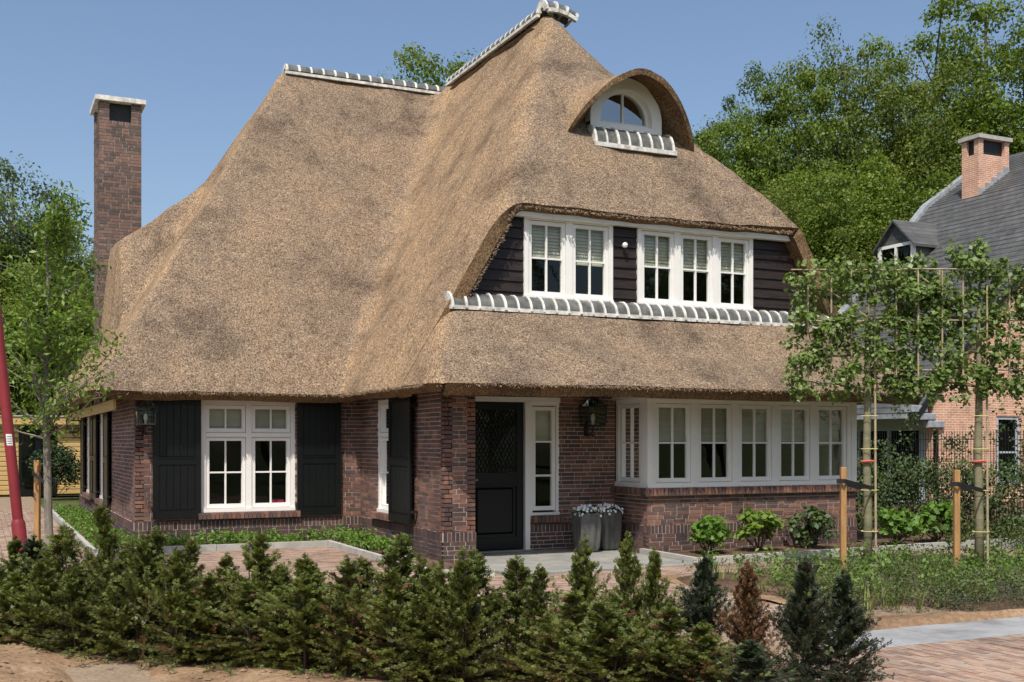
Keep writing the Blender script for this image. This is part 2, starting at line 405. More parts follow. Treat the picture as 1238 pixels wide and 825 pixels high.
W1 = (3.14, 4.63, .55, 2.31)
full_wall(FL, 2.16, 5.74, 2.5, [W1], near=.9, pe=.028)
W2 = (16.28, 17.22, .55, 2.31)
full_wall(FS, 14.76, 18.1, 2.5, [W2])
LW = [(22.35, 23.7, .55, 2.2), (25.2, 26.7, .55, 2.2)]
full_wall(FLS, 18.1, 28.4, 2.45, LW, near=.7)
full_wall(FPF, 5.705, 6.16, 2.5, pe=.028); full_wall(FPS, 14.28, 14.80, 2.5)
mb = MB(); wallbody(mb, FPR, 14.28, 15.2, -.1, 2.5); hb(mb, 'wall', M['mortar'])
DR = (6.40, 7.93, .556, 2.32)
full_wall(FD, 6.16, 8.92, 2.5, [DR, (6.40, 7.44, -.2, .556)])
mb = MB(); wallbody(mb, FB, 8.92, 12.87, .42, .86); wallbody(mb, FB, 8.92, 12.87, -.1, .42, (), .12, .03)
wallbody(mb, FBS, 14.37, 15.2, .42, .86); wallbody(mb, FBS, 14.345, 15.2, -.1, .42, (), .12, .03)
wallbody(mb, FBR, 14.37, 15.2, -.1, .86); hb(mb, 'bay_wall', M['mortar'])
for fr, a, b in ((FB, 8.92, 12.87), (FBS, 14.25, 15.2)):
    e = .03 if fr is FB else 0
    bricks(fr, a, b, PT + .03, .86, near=1.1); bricks(fr, a - e, b, 0, PS, off=.03, tones=('plinth', 3), near=1.1)
    upright(fr, a - e, b, PS, PT, 0, .036, ('plinth', 3), 1.1)
    n = round((b - a) / .22); w_ = (b - a) / n
    for i in range(n): add_brick(fr, a + i * w_ + .005, a + (i + 1) * w_ - .005, -.02, .012, PT + .004, PT + .027, 'brick%d' % rnd.randrange(5))
upright(FB, 8.84, 12.95, .862, .975, -.05, .08, near=1.3); upright(FBS, 14.26, 15.2, .862, .975, -.05, .08)
mb = MB().box(FB, 8.86, 12.93, -.1, .06, .855, .968); mb.box(FBS, 14.2, 15.2, -.1, .06, .853, .966); hb(mb, 'sill_bed', M['mortar'])
for fr, a, b in ((FL, 3.08, 4.70), (FS, 16.15, 17.32), (FLS, 22.25, 23.8), (FLS, 25.1, 26.8), (FD, 7.47, 7.98)):
    upright(fr, a, b, .445, .545, -.05, .10, near=1.2)
    hb(MB().box(fr, a + .01, b - .01, -.1, .075, .452, .538), 'sill_bed', M['mortar'])
# blind outer walls behind and to the right, never seen from the front
mb = MB(); bk = Fr((0, 28.4), (1, 0), (0, 1)); rt = Fr((13.25, 0), (0, 1), (1, 0))
wallbody(mb, bk, 2.16, 13.25, -.1, 2.5); wallbody(mb, rt, 15.2, 28.4, -.1, 2.5); wallbody(mb, FD, 12.87, 13.25, -.1, 2.5)
hb(mb, 'wall', M['brick1'])
# near-black panels and floors: room dimness painted in behind the panes
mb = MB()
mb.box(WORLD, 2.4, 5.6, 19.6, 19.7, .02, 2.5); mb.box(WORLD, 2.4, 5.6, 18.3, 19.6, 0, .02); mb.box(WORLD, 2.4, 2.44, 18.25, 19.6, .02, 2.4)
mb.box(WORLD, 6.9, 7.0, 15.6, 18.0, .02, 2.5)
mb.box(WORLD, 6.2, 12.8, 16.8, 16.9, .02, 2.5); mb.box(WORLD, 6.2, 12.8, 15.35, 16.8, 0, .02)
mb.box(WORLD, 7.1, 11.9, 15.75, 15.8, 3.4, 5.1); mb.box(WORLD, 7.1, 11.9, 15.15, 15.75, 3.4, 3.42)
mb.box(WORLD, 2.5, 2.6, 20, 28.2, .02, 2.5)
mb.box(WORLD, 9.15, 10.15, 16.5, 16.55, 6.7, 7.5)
hb(mb, 'dark_backing', M['dark_room'])

# ---- brick objects: the 300 that show largest are single parts, the rest one joined part
def finish_bricks(BR, parent_fn, single):
    BR.sort(key=lambda b: -b[8]); unit = {}
    def unit_mesh(fr_id, fr, tone):
        k = (fr_id, tone)
        if k not in unit:
            F0 = Fr((0, 0), tuple(fr.S[:2]), tuple(fr.N[:2]))
            unit[k] = MB().box(F0, -.5, .5, -.5, .5, -.5, .5).mesh('brick', M[tone])
        return unit[k]
    for b in BR[:single]:
        fr, a0, a1, d0, d1, z0, z1, tone, _ = b
        key = (round(fr.S[0]), round(fr.N[0]), round(fr.N[1])); me = unit_mesh(key, fr, tone)
        c = fr.pt((a0 + a1) / 2, (d0 + d1) / 2, (z0 + z1) / 2); dims = abs(fr.S) * (a1 - a0) + abs(fr.N) * (d1 - d0)
        o = link('brick', me); o.location = c; o.scale = (dims[0], dims[1], z1 - z0)
        o.rotation_euler = (0, 0, rnd.uniform(-.004, .004)); parent_fn(o)
    tones = sorted({b[7] for b in BR}); mb = MB()
    for b in BR[single:]:
        mb.box(b[0], b[1], b[2], b[3], b[4], b[5], b[6], tones.index(b[7]))
    o = mb.build('brickwork', [M[t] for t in tones]); o['kind'] = 'stuff'; parent_fn(o)

# ---------------------------------------------------------------- windows
def window(fr, s0, s1, z0, z1, ncol, rows, fw=.07, mw=.09, sw=.055, parent=None, label=None, shift=0., name='window', back=.0, vbar=True):
    """rows: (z_low, z_high, panes down, rows of panes with a blind); each column gets one sash per row"""
    mb = MB(); d0, d1 = -.11 + shift, -.005 + shift
    mb.box(fr, s0, s1, d0, d1, z1 - fw, z1); mb.box(fr, s0, s1, d0, d1 + .022, z0, z0 + fw * .8)
    mb.box(fr, s0, s0 + fw, d0, d1 - .002, z0 + fw * .8, z1 - fw); mb.box(fr, s1 - fw, s1, d0, d1 - .002, z0 + fw * .8, z1 - fw)
    cw = (s1 - s0 - 2 * fw - (ncol - 1) * mw) / ncol
    for c in range(1, ncol):
        a = s0 + fw + c * cw + (c - 1) * mw; mb.box(fr, a, a + mw, d0, d1 - .004, z0 + fw * .8, z1 - fw)
    for r in range(len(rows) - 1):
        mb.box(fr, s0 + fw, s1 - fw, d0, d1 + .004, rows[r][1], rows[r + 1][0])
    wo = mb.build(name, M['white']); P(wo, parent)
    if label: wo['label'] = label
    for c in range(ncol):
        a = s0 + fw + c * (cw + mw) + .006; b = a + cw - .012
        for zl, zh, ny, nbl in rows:
            zl2, zh2 = zl + .006, zh - .006
            e0, e1 = -.095 + shift, -.03 + shift
            sm = MB()
            sm.box(fr, a, b, e0, e1, zl2, zl2 + sw * 1.15); sm.box(fr, a, b, e0, e1, zh2 - sw, zh2)
            sm.box(fr, a, a + sw, e0, e1 - .001, zl2 + sw * 1.15, zh2 - sw); sm.box(fr, b - sw, b, e0, e1 - .001, zl2 + sw * 1.15, zh2 - sw)
            ga, gb, gz0, gz1 = a + sw, b - sw, zl2 + sw * 1.15, zh2 - sw; bw = .012
            so_ = sm.build('sash', M['white'], wo)
            gm = MB(); mid = (ga + gb) / 2
            gm.box(fr, mid - bw, mid + bw, e0 + .015, e1 - .008, gz0, gz1)
            if vbar: gm.build('glazing_bar', M['white'], wo)
            for k in range(1, ny):
                zz = gz0 + (gz1 - gz0) * k / ny
                MB().box(fr, ga, gb, e0 + .016, e1 - .010, zz - bw, zz + bw).build('glazing_bar', M['white'], wo)
            for k in range(ny):
                pz0, pz1 = gz0 + (gz1 - gz0) * k / ny, gz0 + (gz1 - gz0) * (k + 1) / ny
                for pa, pb in ((ga, mid), (mid, gb)):
                    g = MB(); dg = e0 + .03 + rnd.uniform(-.003, .003)
                    Q = [fr.pt(*q) for q in ((pa, dg + rnd.uniform(-.0015, .0015), pz0), (pb, dg, pz0), (pb, dg + rnd.uniform(-.0015, .0015), pz1), (pa, dg, pz1))]
                    g.add(Q, [(0, 1, 2, 3)], 0, fr.flip); g.build('pane', M['glass'], wo)
            if nbl:
                zb0 = gz1 - (gz1 - gz0) * nbl / ny + rnd.uniform(-.03, .04)
                bm_ = MB(); nsl = max(3, int((gz1 - zb0) / .045))
                for k in range(nsl):
                    q0, q1 = zb0 + (gz1 + .03 - zb0) * k / nsl, zb0 + (gz1 + .03 - zb0) * (k + 1) / nsl
                    Q = [fr.pt(*q) for q in ((a, e0 - .035, q0), (b, e0 - .035, q0), (b, e0 - .050, q1), (a, e0 - .050, q1))]
                    bm_.add(Q, [(0, 1, 2, 3)], 0, fr.flip)
                bm_.box(fr, a, b, e0 - .05, e0 - .03, zb0 - .02, zb0)
                bm_.build('blind', M['blind'], wo)
    return wo
window(FL, *W1, 2, [(.606, 1.735, 2, 0), (1.80, 2.24, 1, 1)], label='tall white cross window between two black shutters')
for a_, b_, m_ in ((3.95, 4.0, 'interior_green'), (3.8, 3.88, 'interior_green'), (4.28, 4.5, 'interior_red')):
    hb(MB().box(FL, a_, b_, -.3, -.22, .66, .71), 'toy', M[m_])
window(FS, *W2, 1, [(.606, 1.735, 2, 0), (1.80, 2.24, 1, 1)], label='narrow white window beside the open shutter on the return wall')
for h in LW: window(FLS, *h, 2, [(.606, 1.7, 2, 0), (1.77, 2.13, 1, 1)])
window(FU, 7.234, 8.736, 3.76, 5.0, 2, [(3.816, 4.93, 2, 1)], shift=.06, mw=.11, label='upper white window with two casements')
window(FU, 9.177, 11.358, 3.76, 5.0, 3, [(3.816, 4.93, 2, 1)], shift=.06, mw=.11, label='upper white window with three casements')
# bay
bay = window(FB, 9.0, 12.78, .99, 2.30, 5, [(1.046, 2.23, 2, 1)], shift=.0, mw=.13, name='bay_window', label='wide white bay window with five casements')
window(FBS, 14.42, 15.18, .99, 2.30, 1, [(1.046, 2.23, 2, 1)], label='narrow white side window of the bay')
hb(MB().box(WORLD, 8.905, 9.0, 14.235, 14.42, .98, 2.3), 'corner_post', M['white']); mb = MB(); mb.box(WORLD, 12.78, 12.885, 14.235, 14.4, .98, 2.3)
mb.box(WORLD, 12.80, 12.885, 14.4, 15.2, .98, 2.3)
hb(mb, 'corner_post', M['white'])
mb = MB(); mb.box(WORLD, 8.86, 12.93, 14.19, 14.36, 2.30, 2.47); mb.box(WORLD, 8.86, 9.0, 14.36, 15.2, 2.302, 2.468); mb.box(WORLD, 8.84, 12.95, 14.17, 14.2, 2.285, 2.31); mb.box(WORLD, 8.85, 12.94, 14.36, 15.2, 2.40, 2.47)
hb(mb, 'bay_cornice', M['white'])
mb = MB(); mb.box(WORLD, 8.9, 12.9, 14.2, 14.3, .972, .992); mb.box(WORLD, 8.9, 9.0, 14.3, 15.2, .973, .991); hb(mb, 'window_board', M['white'])

# ---------------------------------------------------------------- front door with side light
FDd = FD
mb = MB(); mb.box(FD, 6.40, 7.95, -.10, .02, 2.25, 2.325); mb.box(FD, 7.36, 7.44, -.10, .03, .05, 2.25); hb(mb, 'door_frame', M['white'])
window(FD, 7.44, 7.94, .556, 2.25, 1, [(.62, 2.19, 1, 0)], fw=.05, shift=.012, vbar=False, label='narrow white side light beside the door')
sl = MB()
for z_ in (1.15, 1.66): hb(MB().box(FD, 7.5, 7.88, -.07, -.02, z_ - .014, z_ + .014), 'glazing_bar', M['white'])
hb(MB().box(FD, 7.5, 7.88, -.14, -.13, 1.68, 2.2), 'blind', M['blind'])
dm = MB(); dm.box(FD, 6.42, 7.355, -.10, -.055, .07, 2.245)
for a, b, c, d in ((6.42, 6.53, .07, 2.245), (7.245, 7.355, .07, 2.245)): dm.box(FD, a, b, -.055, -.03, c, d)
for c, d in ((.07, .24), (1.02, 1.20), (2.13, 2.245)): dm.box(FD, 6.53, 7.245, -.055, -.031, c, d)
door = hb(dm, 'door', M['black_green'])
pm = MB().bevbox(FD, 6.58, 7.195, -.055, -.028, .29, .98, .03); pm.build('door_panel', M['black_green'], door)
MB().box(FD, 6.53, 7.245, -.03, -.012, 1.0, 1.025).build('door_rail', M['black_green'], door)
MB().box(FD, 6.53, 7.245, -.058, -.05, 1.2, 2.13).build('pane', M['glass'], door)
gm = MB()
for k in range(-14, 20):
    for sgn in (1, -1):
        # diagonal bars of the grille, clipped to the opening
        x0 = 6.53 + k * .065; pts = []
        for t_ in np.linspace(0, .93, 40):
            x = x0 + sgn * t_ * .55 + (0 if sgn > 0 else .3)
            if 6.535 < x < 7.24: pts.append((x, 1.2 + t_))
        if len(pts) > 2:
            p, q = FD.pt(pts[0][0], -.035, pts[0][1]), FD.pt(pts[-1][0], -.035, pts[-1][1]); gm.tube([p, q], .0045, 4)
th = np.linspace(0, 2 * math.pi, 17)
gm.tube([FD.pt(6.89 + .14 * math.cos(t_), -.03, 1.78 + .14 * math.sin(t_)) for t_ in th], .007, 5)
gm.build('door_grille', M['black_metal'], door)
hd = MB(); hd.tube([FD.pt(6.475, -.03, 1.1), FD.pt(6.475, .03, 1.1)], .012, 8); hd.tube([FD.pt(6.475, .025, 1.1), FD.pt(6.59, .025, 1.1)], .011, 8)
hd.build('door_handle', M['lead'], door)
hb(MB().box(FD, 6.38, 7.46, -.12, .06, .0, .05), 'threshold', M['bluestone'])

# ---------------------------------------------------------------- shutters
def shutter(fr, a, b, z0, z1, off=.05, label=None, nb=5):
    t = .035; root = MB(); zm = z0 + (z1 - z0) * .47
    root.box(fr, a, b, off, off + .018, z0, z1)
    st = .085
    for p, q in ((a, a + st), (b - st, b)): root.box(fr, p, q, off + .018, off + t, z0, z1)
    for p, q in ((z0, z0 + .12), (zm - .05, zm + .06), (z1 - .1, z1)): root.box(fr, a + st, b - st, off + .018, off + t + .001, p, q)
    so_ = hb(root, 'shutter', M['black_green'])
    if label: so_['label'] = label
    w_ = (b - a - 2 * st - .03) / nb
    for (p, q) in ((z0 + .135, zm - .065), (zm + .075, z1 - .115)):
        for i in range(nb):
            MB().bevbox(fr, a + st + .015 + i * w_ + .002, a + st + .015 + (i + 1) * w_ - .002, off + .018, off + .026, p, q, .004).build('slat', M['black_green'], so_)
    MB().box(fr, a + st, b - st, off + t, off + t + .012, zm + .045, zm + .06).build('shutter_bead', M['black_green'], so_)
    for zz in (z0 + .15, z1 - .2):
        MB().box(fr, a - .02, a + .02, .0, off + .03, zz, zz + .04).build('hinge', M['black_metal'], so_)
shutter(FL, 2.403, 3.125, .47, 2.36, label='black shutter left of the cross window')
shutter(FL, 4.645, 5.375, .47, 2.36, label='black shutter right of the cross window')
shutter(FS, 15.40, 16.34, .47, 2.36, off=.09, label='black shutter on the return wall beside the pier')
for a, b in ((21.5, 22.3), (23.75, 24.5), (24.42, 25.15), (26.75, 27.5)): shutter(FLS, a, b, .5, 2.25, off=.05, nb=3)

# ---------------------------------------------------------------- tarred boards round the upper windows
z = 3.55; row = 0
while z < 4.95:
    z1_ = min(z + .158, 5.0); zc = z + .1
    xl = 5.24 + (zc + .36 - 2.42) / 1.65; xr = 13.76 - (zc + .36 - 2.42) / 1.65
    for p, q in clip_iv(xl, xr, z, z1_, [(7.234, 8.736, 3.5, 5.3), (9.177, 11.358, 3.5, 5.3)]):
        o_ = MB(); j = rnd.uniform(-.002, .002)
        Q = [FU.pt(*k) for k in ((p, -.03, z), (q, -.03, z), (q, -.03, z1_), (p, -.03, z1_), (p, .032 + j, z - .012), (q, .032 + j, z - .012), (q, .004, z1_ + .02), (p, .004, z1_ + .02))]
        o_.add(Q, [(0, 3, 2, 1), (4, 5, 6, 7), (0, 1, 5, 4), (1, 2, 6, 5), (2, 3, 7, 6), (3, 0, 4, 7)], 0, FU.flip)
        hb(o_, 'weatherboard', M['board'])
    z += .158
wb = MB(); wallbody(wb, FU, 7.0, 12.0, 3.4, 5.0, [(7.25, 8.72, 3.5, 5.02), (9.19, 11.34, 3.5, 5.02)], .05, -.04); hb(wb, 'wall', M['board'])
mb = MB(); mb.box(FU, 7.0, 12.05, .0, .13, 4.955, 5.035); hb(mb, 'fascia', M['white'])
mb = MB(); mb.box(FU, 7.0, 12.0, .002, .03, 4.93, 4.953); hb(mb, 'fascia', M['black_green'])
sp_ = MB(); c_ = FU.pt(8.92, .10, 4.66); sp_.lathe((c_[0], c_[1], c_[2] - .04), [(.01, 0), (.035, .01), (.045, .04), (.035, .07), (.01, .085)], 12); sp_.tube([FU.pt(8.92, .0, 4.66), FU.pt(8.92, .1, 4.66)], .015, 6)
tag(sp_.build('wall_spotlight', M['white'], smooth=True), 'small round white spotlight on the dark boards between the upper windows', 'spotlight')

# ---------------------------------------------------------------- thatched roof
def smin(a, b, k): h = np.clip(.5 + .5 * (b - a) / k, 0, 1); return b * (1 - h) + a * h - k * h * (1 - h)
def smax(a, b, k): return -smin(-a, -b, k)
_dirs = [(rng.normal(size=2), rng.uniform(0, 6.28)) for _ in range(40)]
def wob(X, Y):
    r = np.zeros_like(X)
    for i, (d, ph) in enumerate(_dirs):
        f = (.9, 2.2, 5., 11.)[i % 4]; a = (.028, .014, .008, .004)[i % 4]
        r += a * .5 * np.sin(f * (d[0] * X + d[1] * Y) / np.linalg.norm(d) * 1.6 + ph)
    return r
E0 = 2.42
Lp = lambda X: E0 + 1.69 * (X - 5.24)
Rp = lambda X: E0 + 1.69 * (13.76 - X)
Fp = lambda Y: 5.12 + 1.19 * (Y - 14.75)
def roofB(X, Y):
    k = .45
    fr_ = smin(smin(Lp(X), Rp(X), .14), Fp(Y), np.where(X < 9.5, .55, np.clip(.06 + .3 * (Y - 14.75), .06, .55)))
    LF = E0 + 1.225 * (Y - 17.6); LB = E0 + 1.225 * (29 - Y); LL = E0 + 1.635 * (X - 1.45)
    lf = smin(smin(LF, LB, .12), LL, np.clip(.05 + .2 * (Y - 17.6), .05, .24)); fr_ = smin(fr_, LB, .4)
    kk = .08 + .75 * np.clip((np.minimum(fr_, lf) - 2.4) / 1.6, 0, 1); H = smax(fr_, lf, kk)
    zb = np.where(X > 2.28, 5.36 + .74 * (X - 2.28), 5.36 - 10. * (2.28 - X)); zb = np.where(X > 4.6, -5, zb); bump = zb - 1.5 * np.maximum(np.abs(Y - 22.5) - .7, 0) ** 1.3 - np.where(Y > 23.8, 20 * (Y - 23.8), 0)
    H = smax(H, bump, np.clip(.15 + (X - 2.5) * .4, .15, .5))
    dx = (X - 9.70) / 1.22
    ph_ = np.linspace(math.pi / 2, -.4, 40); xs_ = (.85 + .37 * (1 - np.maximum(np.sin(ph_), 0))) * np.cos(ph_); 
    eb = 6.55 + 1.10 * np.interp(np.abs(X - 9.68), xs_[:34], np.sin(ph_)[:34], right=-12) + .12 * (Y - 15.55) - .03
    eb = np.where(Y > 16.35, eb, -5)
    H = np.where(Y > 16.35, smax(H, eb, .05 + .6 * np.clip((Y - 16.35) / .7, 0, 1)), H)
    return H
def roofA(X, Y):
    F2 = E0 + .835 * (Y - 13.4)
    H = smin(smin(Lp(X), Rp(X), .25), F2, np.clip(.04 + .45 * (Y - 13.4), .04, .35))
    return H - np.where(Y > 14.76, .03, 0)
def warp_corner(X, Y, cx, cy, sx, sy, r):
    a = (X - cx) * sx; b = (Y - cy) * sy; m = (a >= -1e-6) & (a <= r) & (b >= -1e-6) & (b <= r)
    p, q = (r - a) / r, (r - b) / r
    p2, q2 = p * np.sqrt(np.maximum(1 - q * q / 2, 0)), q * np.sqrt(np.maximum(1 - p * p / 2, 0))
    return np.where(m, cx + sx * (r - p2 * r), X), np.where(m, cy + sy * (r - q2 * r), Y)
def roof_mesh(name, xs, ys, Hf, tv, maskf, corners, label=None):
    X, Y = np.meshgrid(xs, ys, indexing='ij'); nx, ny = X.shape
    Z0 = Hf(X, Y); Z = Z0 + wob(X, Y) * (.25 + .75 * np.clip((Z0 - 2.4) / .7, 0, 1)) * (.4 + .6 * np.clip(np.abs(Y - 14.75) / .5, 0, 1)); T = tv(X, Y)
    e_ = 1e-3; Gx = (Hf(X + e_, Y) - Hf(X - e_, Y)) / (2 * e_); Gy = (Hf(X, Y + e_) - Hf(X, Y - e_)) / (2 * e_)
    Gx, Gy = np.clip(Gx, -2, 2), np.clip(Gy, -2, 2); nn = np.sqrt(1 + Gx ** 2 + Gy ** 2)
    Xw, Yw = X, Y
    for c in corners: Xw, Yw = warp_corner(Xw, Yw, *c)
    top = np.stack([Xw, Yw, Z], -1).reshape(-1, 3)
    bot = np.stack([Xw + Gx * T / nn, Yw + Gy * T / nn * .999, Z - T / nn], -1).reshape(-1, 3)
    mid = top * .55 + bot * .45                      # the thatch edge bulges a little
    n = nx * ny; V = np.concatenate([top, bot])
    cm = maskf((X[:-1, :-1] + X[1:, 1:]) / 2, (Y[:-1, :-1] + Y[1:, 1:]) / 2)
    I, J = np.nonzero(cm); id_ = lambda i, j: i * ny + j
    a, b, c, d = id_(I, J), id_(I + 1, J), id_(I + 1, J + 1), id_(I, J + 1)
    F = [np.stack([a, b, c, d], -1), np.stack([d + n, c + n, b + n, a + n], -1)]; mi = [np.zeros(len(a)), np.ones(len(a))]
    pad = np.pad(cm, 1)
    for di, dj, e in ((0, -1, (a, b)), (1, 0, (b, c)), (0, 1, (c, d)), (-1, 0, (d, a))):
        m = ~pad[I + 1 + di, J + 1 + dj]; p, q = e[0][m], e[1][m]
        F.append(np.stack([p + n, q + n, q, p], -1)); mi.append(np.ones(len(p)))
    F = np.concatenate(F); mi = np.concatenate(mi)
    u, inv = np.unique(F.ravel(), return_inverse=True)
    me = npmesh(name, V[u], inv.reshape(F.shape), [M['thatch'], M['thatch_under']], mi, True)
    me.set_sharp_from_angle(angle=math.radians(50))
    o = P(link(name, me)); 
    if label: o['label'] = label
    return o
st_ = .06
ax = lambda a, b: np.linspace(a, b, int(round((b - a) / st_)) + 1)
xsB = np.concatenate([ax(1.45, 5.24), ax(5.24, 13.76)[1:]]); ysB = np.concatenate([ax(14.75, 16.35), ax(16.352, 17.6), ax(17.6, 29)[1:]])
mB = lambda x, y: ((x > 5.24) & (y > 14.75)) | (y > 17.6)
def tvB(X, Y):
    base = .20 + .14 * np.clip((roofB(X, Y) - 2.6) / 1.0, 0, 1)
    fh = np.clip((np.minimum(Lp(X), Rp(X)) - Fp(Y)) / .5, 0, 1)
    base = np.where((Y < 15.3), np.where(Y < 15.0, .20, .24) * (1 - fh) + .15 * fh, base)
    ew = np.exp(-((X - 9.7) / 1.6) ** 4) * (Y > 15.9) * (Y < 16.9)
    return base * (1 - .3 * ew)
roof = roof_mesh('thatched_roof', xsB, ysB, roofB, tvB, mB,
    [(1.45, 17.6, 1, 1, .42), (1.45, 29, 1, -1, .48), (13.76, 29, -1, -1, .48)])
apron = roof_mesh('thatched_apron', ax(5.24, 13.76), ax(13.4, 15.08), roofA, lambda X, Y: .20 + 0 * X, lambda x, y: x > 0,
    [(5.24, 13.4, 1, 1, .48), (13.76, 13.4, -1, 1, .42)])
# eave soffit board closing the gap to the walls
mb = MB(); mb.box(WORLD, 5.75, 13.3, 13.98, 15.2, 2.48, 2.5); mb.box(WORLD, 2.1, 5.8, 18.0, 18.2, 2.36, 2.5); mb.box(WORLD, 5.5, 5.8, 14.3, 18.1, 2.37, 2.5); hb(mb, 'soffit', M['board'])
hb(MB().box(WORLD, 1.82, 1.86, 17.95, 28.4, 2.14, 2.30), 'fascia', M['shed_wood'])

# brow over the half-round attic window
def brow():
    NP, NT_ = 48, 20; V = []; ph = np.linspace(-.42, math.pi + .42, NP)
    for side in (0, 1):
        for j in range(NT_):
            t_ = j / (NT_ - 1)
            for p in ph:
                s_, c_ = math.sin(p), math.cos(p); sp = max(s_, 0)
                ylip = 15.96 - .42 * sp ** .8; y = ylip + (17.5 - ylip) * t_ ** 1.3
                if side == 0: r = .85 + .37 * (1 - sp); x = 9.68 + r * c_; zz = 6.55 + 1.10 * s_ + .12 * (y - ylip)
                else:
                    k_ = min(1, (y - ylip) / .5); r = (.78 - .08 * k_) + .38 * (1 - sp) * (1 - .7 * k_); x = 9.67 + r * c_; zz = 6.55 + (1.0 + .12 * k_) * s_
                    if s_ < 0: zz = 6.55 + 1.1 * s_
                V.append((x, y, zz))
    V = np.array(V); V[:, 2] += wob(V[:, 0] * 1.7, V[:, 1]) * .5; n = NP * NT_; F = []; mi = []
    for j in range(NT_ - 1):
        for i in range(NP - 1):
            a = j * NP + i; F.append((a, a + 1, a + 1 + NP, a + NP)); mi.append(0); F.append((n + a, n + a + NP, n + a + 1 + NP, n + a + 1)); mi.append(1)
    for i in range(NP - 1): F.append((n + i, n + i + 1, i + 1, i)); mi.append(1)
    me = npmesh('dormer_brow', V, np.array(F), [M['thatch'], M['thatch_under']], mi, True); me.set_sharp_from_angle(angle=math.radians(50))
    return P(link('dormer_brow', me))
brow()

# half-round attic window
def arch_ring(mb, xc, zc, r0, r1, y0, y1, stilt0, stilt1, n=28):
    """flat ring between two stilted half circles"""
    A = []
    for r, st in ((r0, stilt0), (r1, stilt1)):
        L_ = [(xc - r, zc - st)] + [(xc - r * math.cos(t_), zc + r * math.sin(t_)) for t_ in np.linspace(0, math.pi, n)] + [(xc + r, zc - st)]
        A.append(L_)
    k = len(A[0]); V = [(x, y, z_) for y in (y0, y1) for L_ in A for x, z_ in L_]; F = []
    for i in range(k - 1):
        F.append((i, i + 1, k + i + 1, k + i)); F.append((2 * k + i + 1, 2 * k + i, 3 * k + i, 3 * k + i + 1))
        F.append((i + 1, i, 2 * k + i, 2 * k + i + 1)); F.append((k + i, k + i + 1, 3 * k + i + 1, 3 * k + i))
    for b in (0, k - 1): F.append((b, k + b, 3 * k + b, 2 * k + b))
    mb.add(V, F)
mb = MB(); arch_ring(mb, 9.645, 6.98, .49, .68, 16.06, 16.26, .09, .20); mb.box(WORLD, 8.965, 10.325, 16.062, 16.26, 6.78, 6.875)
aw = hb(mb, 'attic_window', M['white'], smooth=True); aw['label'] = 'half-round white attic window under the thatch brow'
mb = MB(); arch_ring(mb, 9.645, 6.98, .435, .492, 16.17, 16.25, .03, .09); mb.box(WORLD, 9.155, 10.135, 16.172, 16.25, 6.874, 6.935); mb.build('sash', M['white'], aw, smooth=True)
MB().box(WORLD, 9.63, 9.66, 16.18, 16.22, 6.93, 7.43).build('glazing_bar', M['white'], aw)
for s_ in (-1, 1):
    mb = MB(); V = [(9.645, 16.21, 6.93)] + [(9.645 + s_ * .445 * math.sin(t_), 16.21, 6.97 + .445 * math.cos(t_)) for t_ in np.linspace(0, math.pi / 2, 12)] + [(9.645 + s_ * .445, 16.21, 6.93)]
    mb.add(V, [tuple(range(len(V)))], 0, s_ > 0); mb.build('pane', M['glass_up'], aw)

# ---------------------------------------------------------------- ridge and sill tiles bedded in white mortar
def extr(mb, fr, poly, a0, a1, mi=0):
    n = len(poly); V = [fr.pt(a, d, z_) for a in (a0, a1) for d, z_ in poly]
    F = [tuple(range(n)), tuple(reversed(range(n, 2 * n)))] + [(i, n + i, n + (i + 1) % n, (i + 1) % n) for i in range(n)]
    mb.add(V, F, mi, not fr.flip); return mb
def arc(r, t0, t1, n, d=0, z=0, sq=1.): return [(d + r * math.sin(t), z + r * sq * math.cos(t)) for t in np.linspace(t0, t1, n)]
def tile_row(fr, a0, a1, n, d, z, t0, t1, r, name, strips, sq=1.0, tl=None):
    p = (a1 - a0) / n; F0 = Fr((0, 0), tuple(fr.S[:2]), tuple(fr.N[:2]))
    prof = arc(r, t0, t1, 9, 0, 0, sq) + list(reversed(arc(r * .55, t0, t1, 5, 0, 0, sq)))
    me = extr(MB(), F0, prof, 0, p * .80).mesh(name, M['tile']); band = MB()
    me.polygons.foreach_set('use_smooth', [True] * len(me.polygons)); me.set_sharp_from_angle(angle=math.radians(40))
    for i in range(n):
        o = link(name, me); o.location = fr.pt(a0 + i * p + p * .14, d, z); P(o)
        o.rotation_euler = (rnd.uniform(-.02, .02), rnd.uniform(-.02, .02), 0)
    for i in range(n + 1):
        rr = r * rnd.uniform(1.05, 1.10); w_ = p * rnd.uniform(.14, .20); c_ = a0 + i * p + p * .03
        extr(band, fr, arc(rr, t0 - .05, t1 + .05, 9, d, z, sq) + list(reversed(arc(r * .5, t0, t1, 5, d, z, sq))), c_ - w_ / 2, c_ + w_ / 2)
    for d0, d1, z0, z1 in strips: band.box(fr, a0 - .03, a1 + .04, d0, d1, z0, z1)
    hb(band, 'tile_mortar', M['white_mortar'], kind='stuff', smooth=True)
zr = float(roofB(np.array([[7.5]]), np.array([[23.3]]))[0, 0])
FRL = Fr((0, 23.3), (1, 0), (0, -1))
zr += .03
tile_row(FRL, 5.75, 9.35, 14, 0, zr - .06, -1.45, 1.45, .165, 'ridge_tile', [(.12, .185, zr - .13, zr - .075), (-.185, -.12, zr - .13, zr - .075)])
zf = float(roofB(np.array([[9.5]]), np.array([[20.5]]))[0, 0])
zf += .05
FRF = Fr((9.5, 0), (0, 1), (-1, 0))
tile_row(FRF, 18.75, 23.2, 19, 0, zf - .05, -1.45, 1.45, .165, 'ridge_tile', [(.12, .185, zf - .12, zf - .065), (-.185, -.12, zf - .12, zf - .065)])
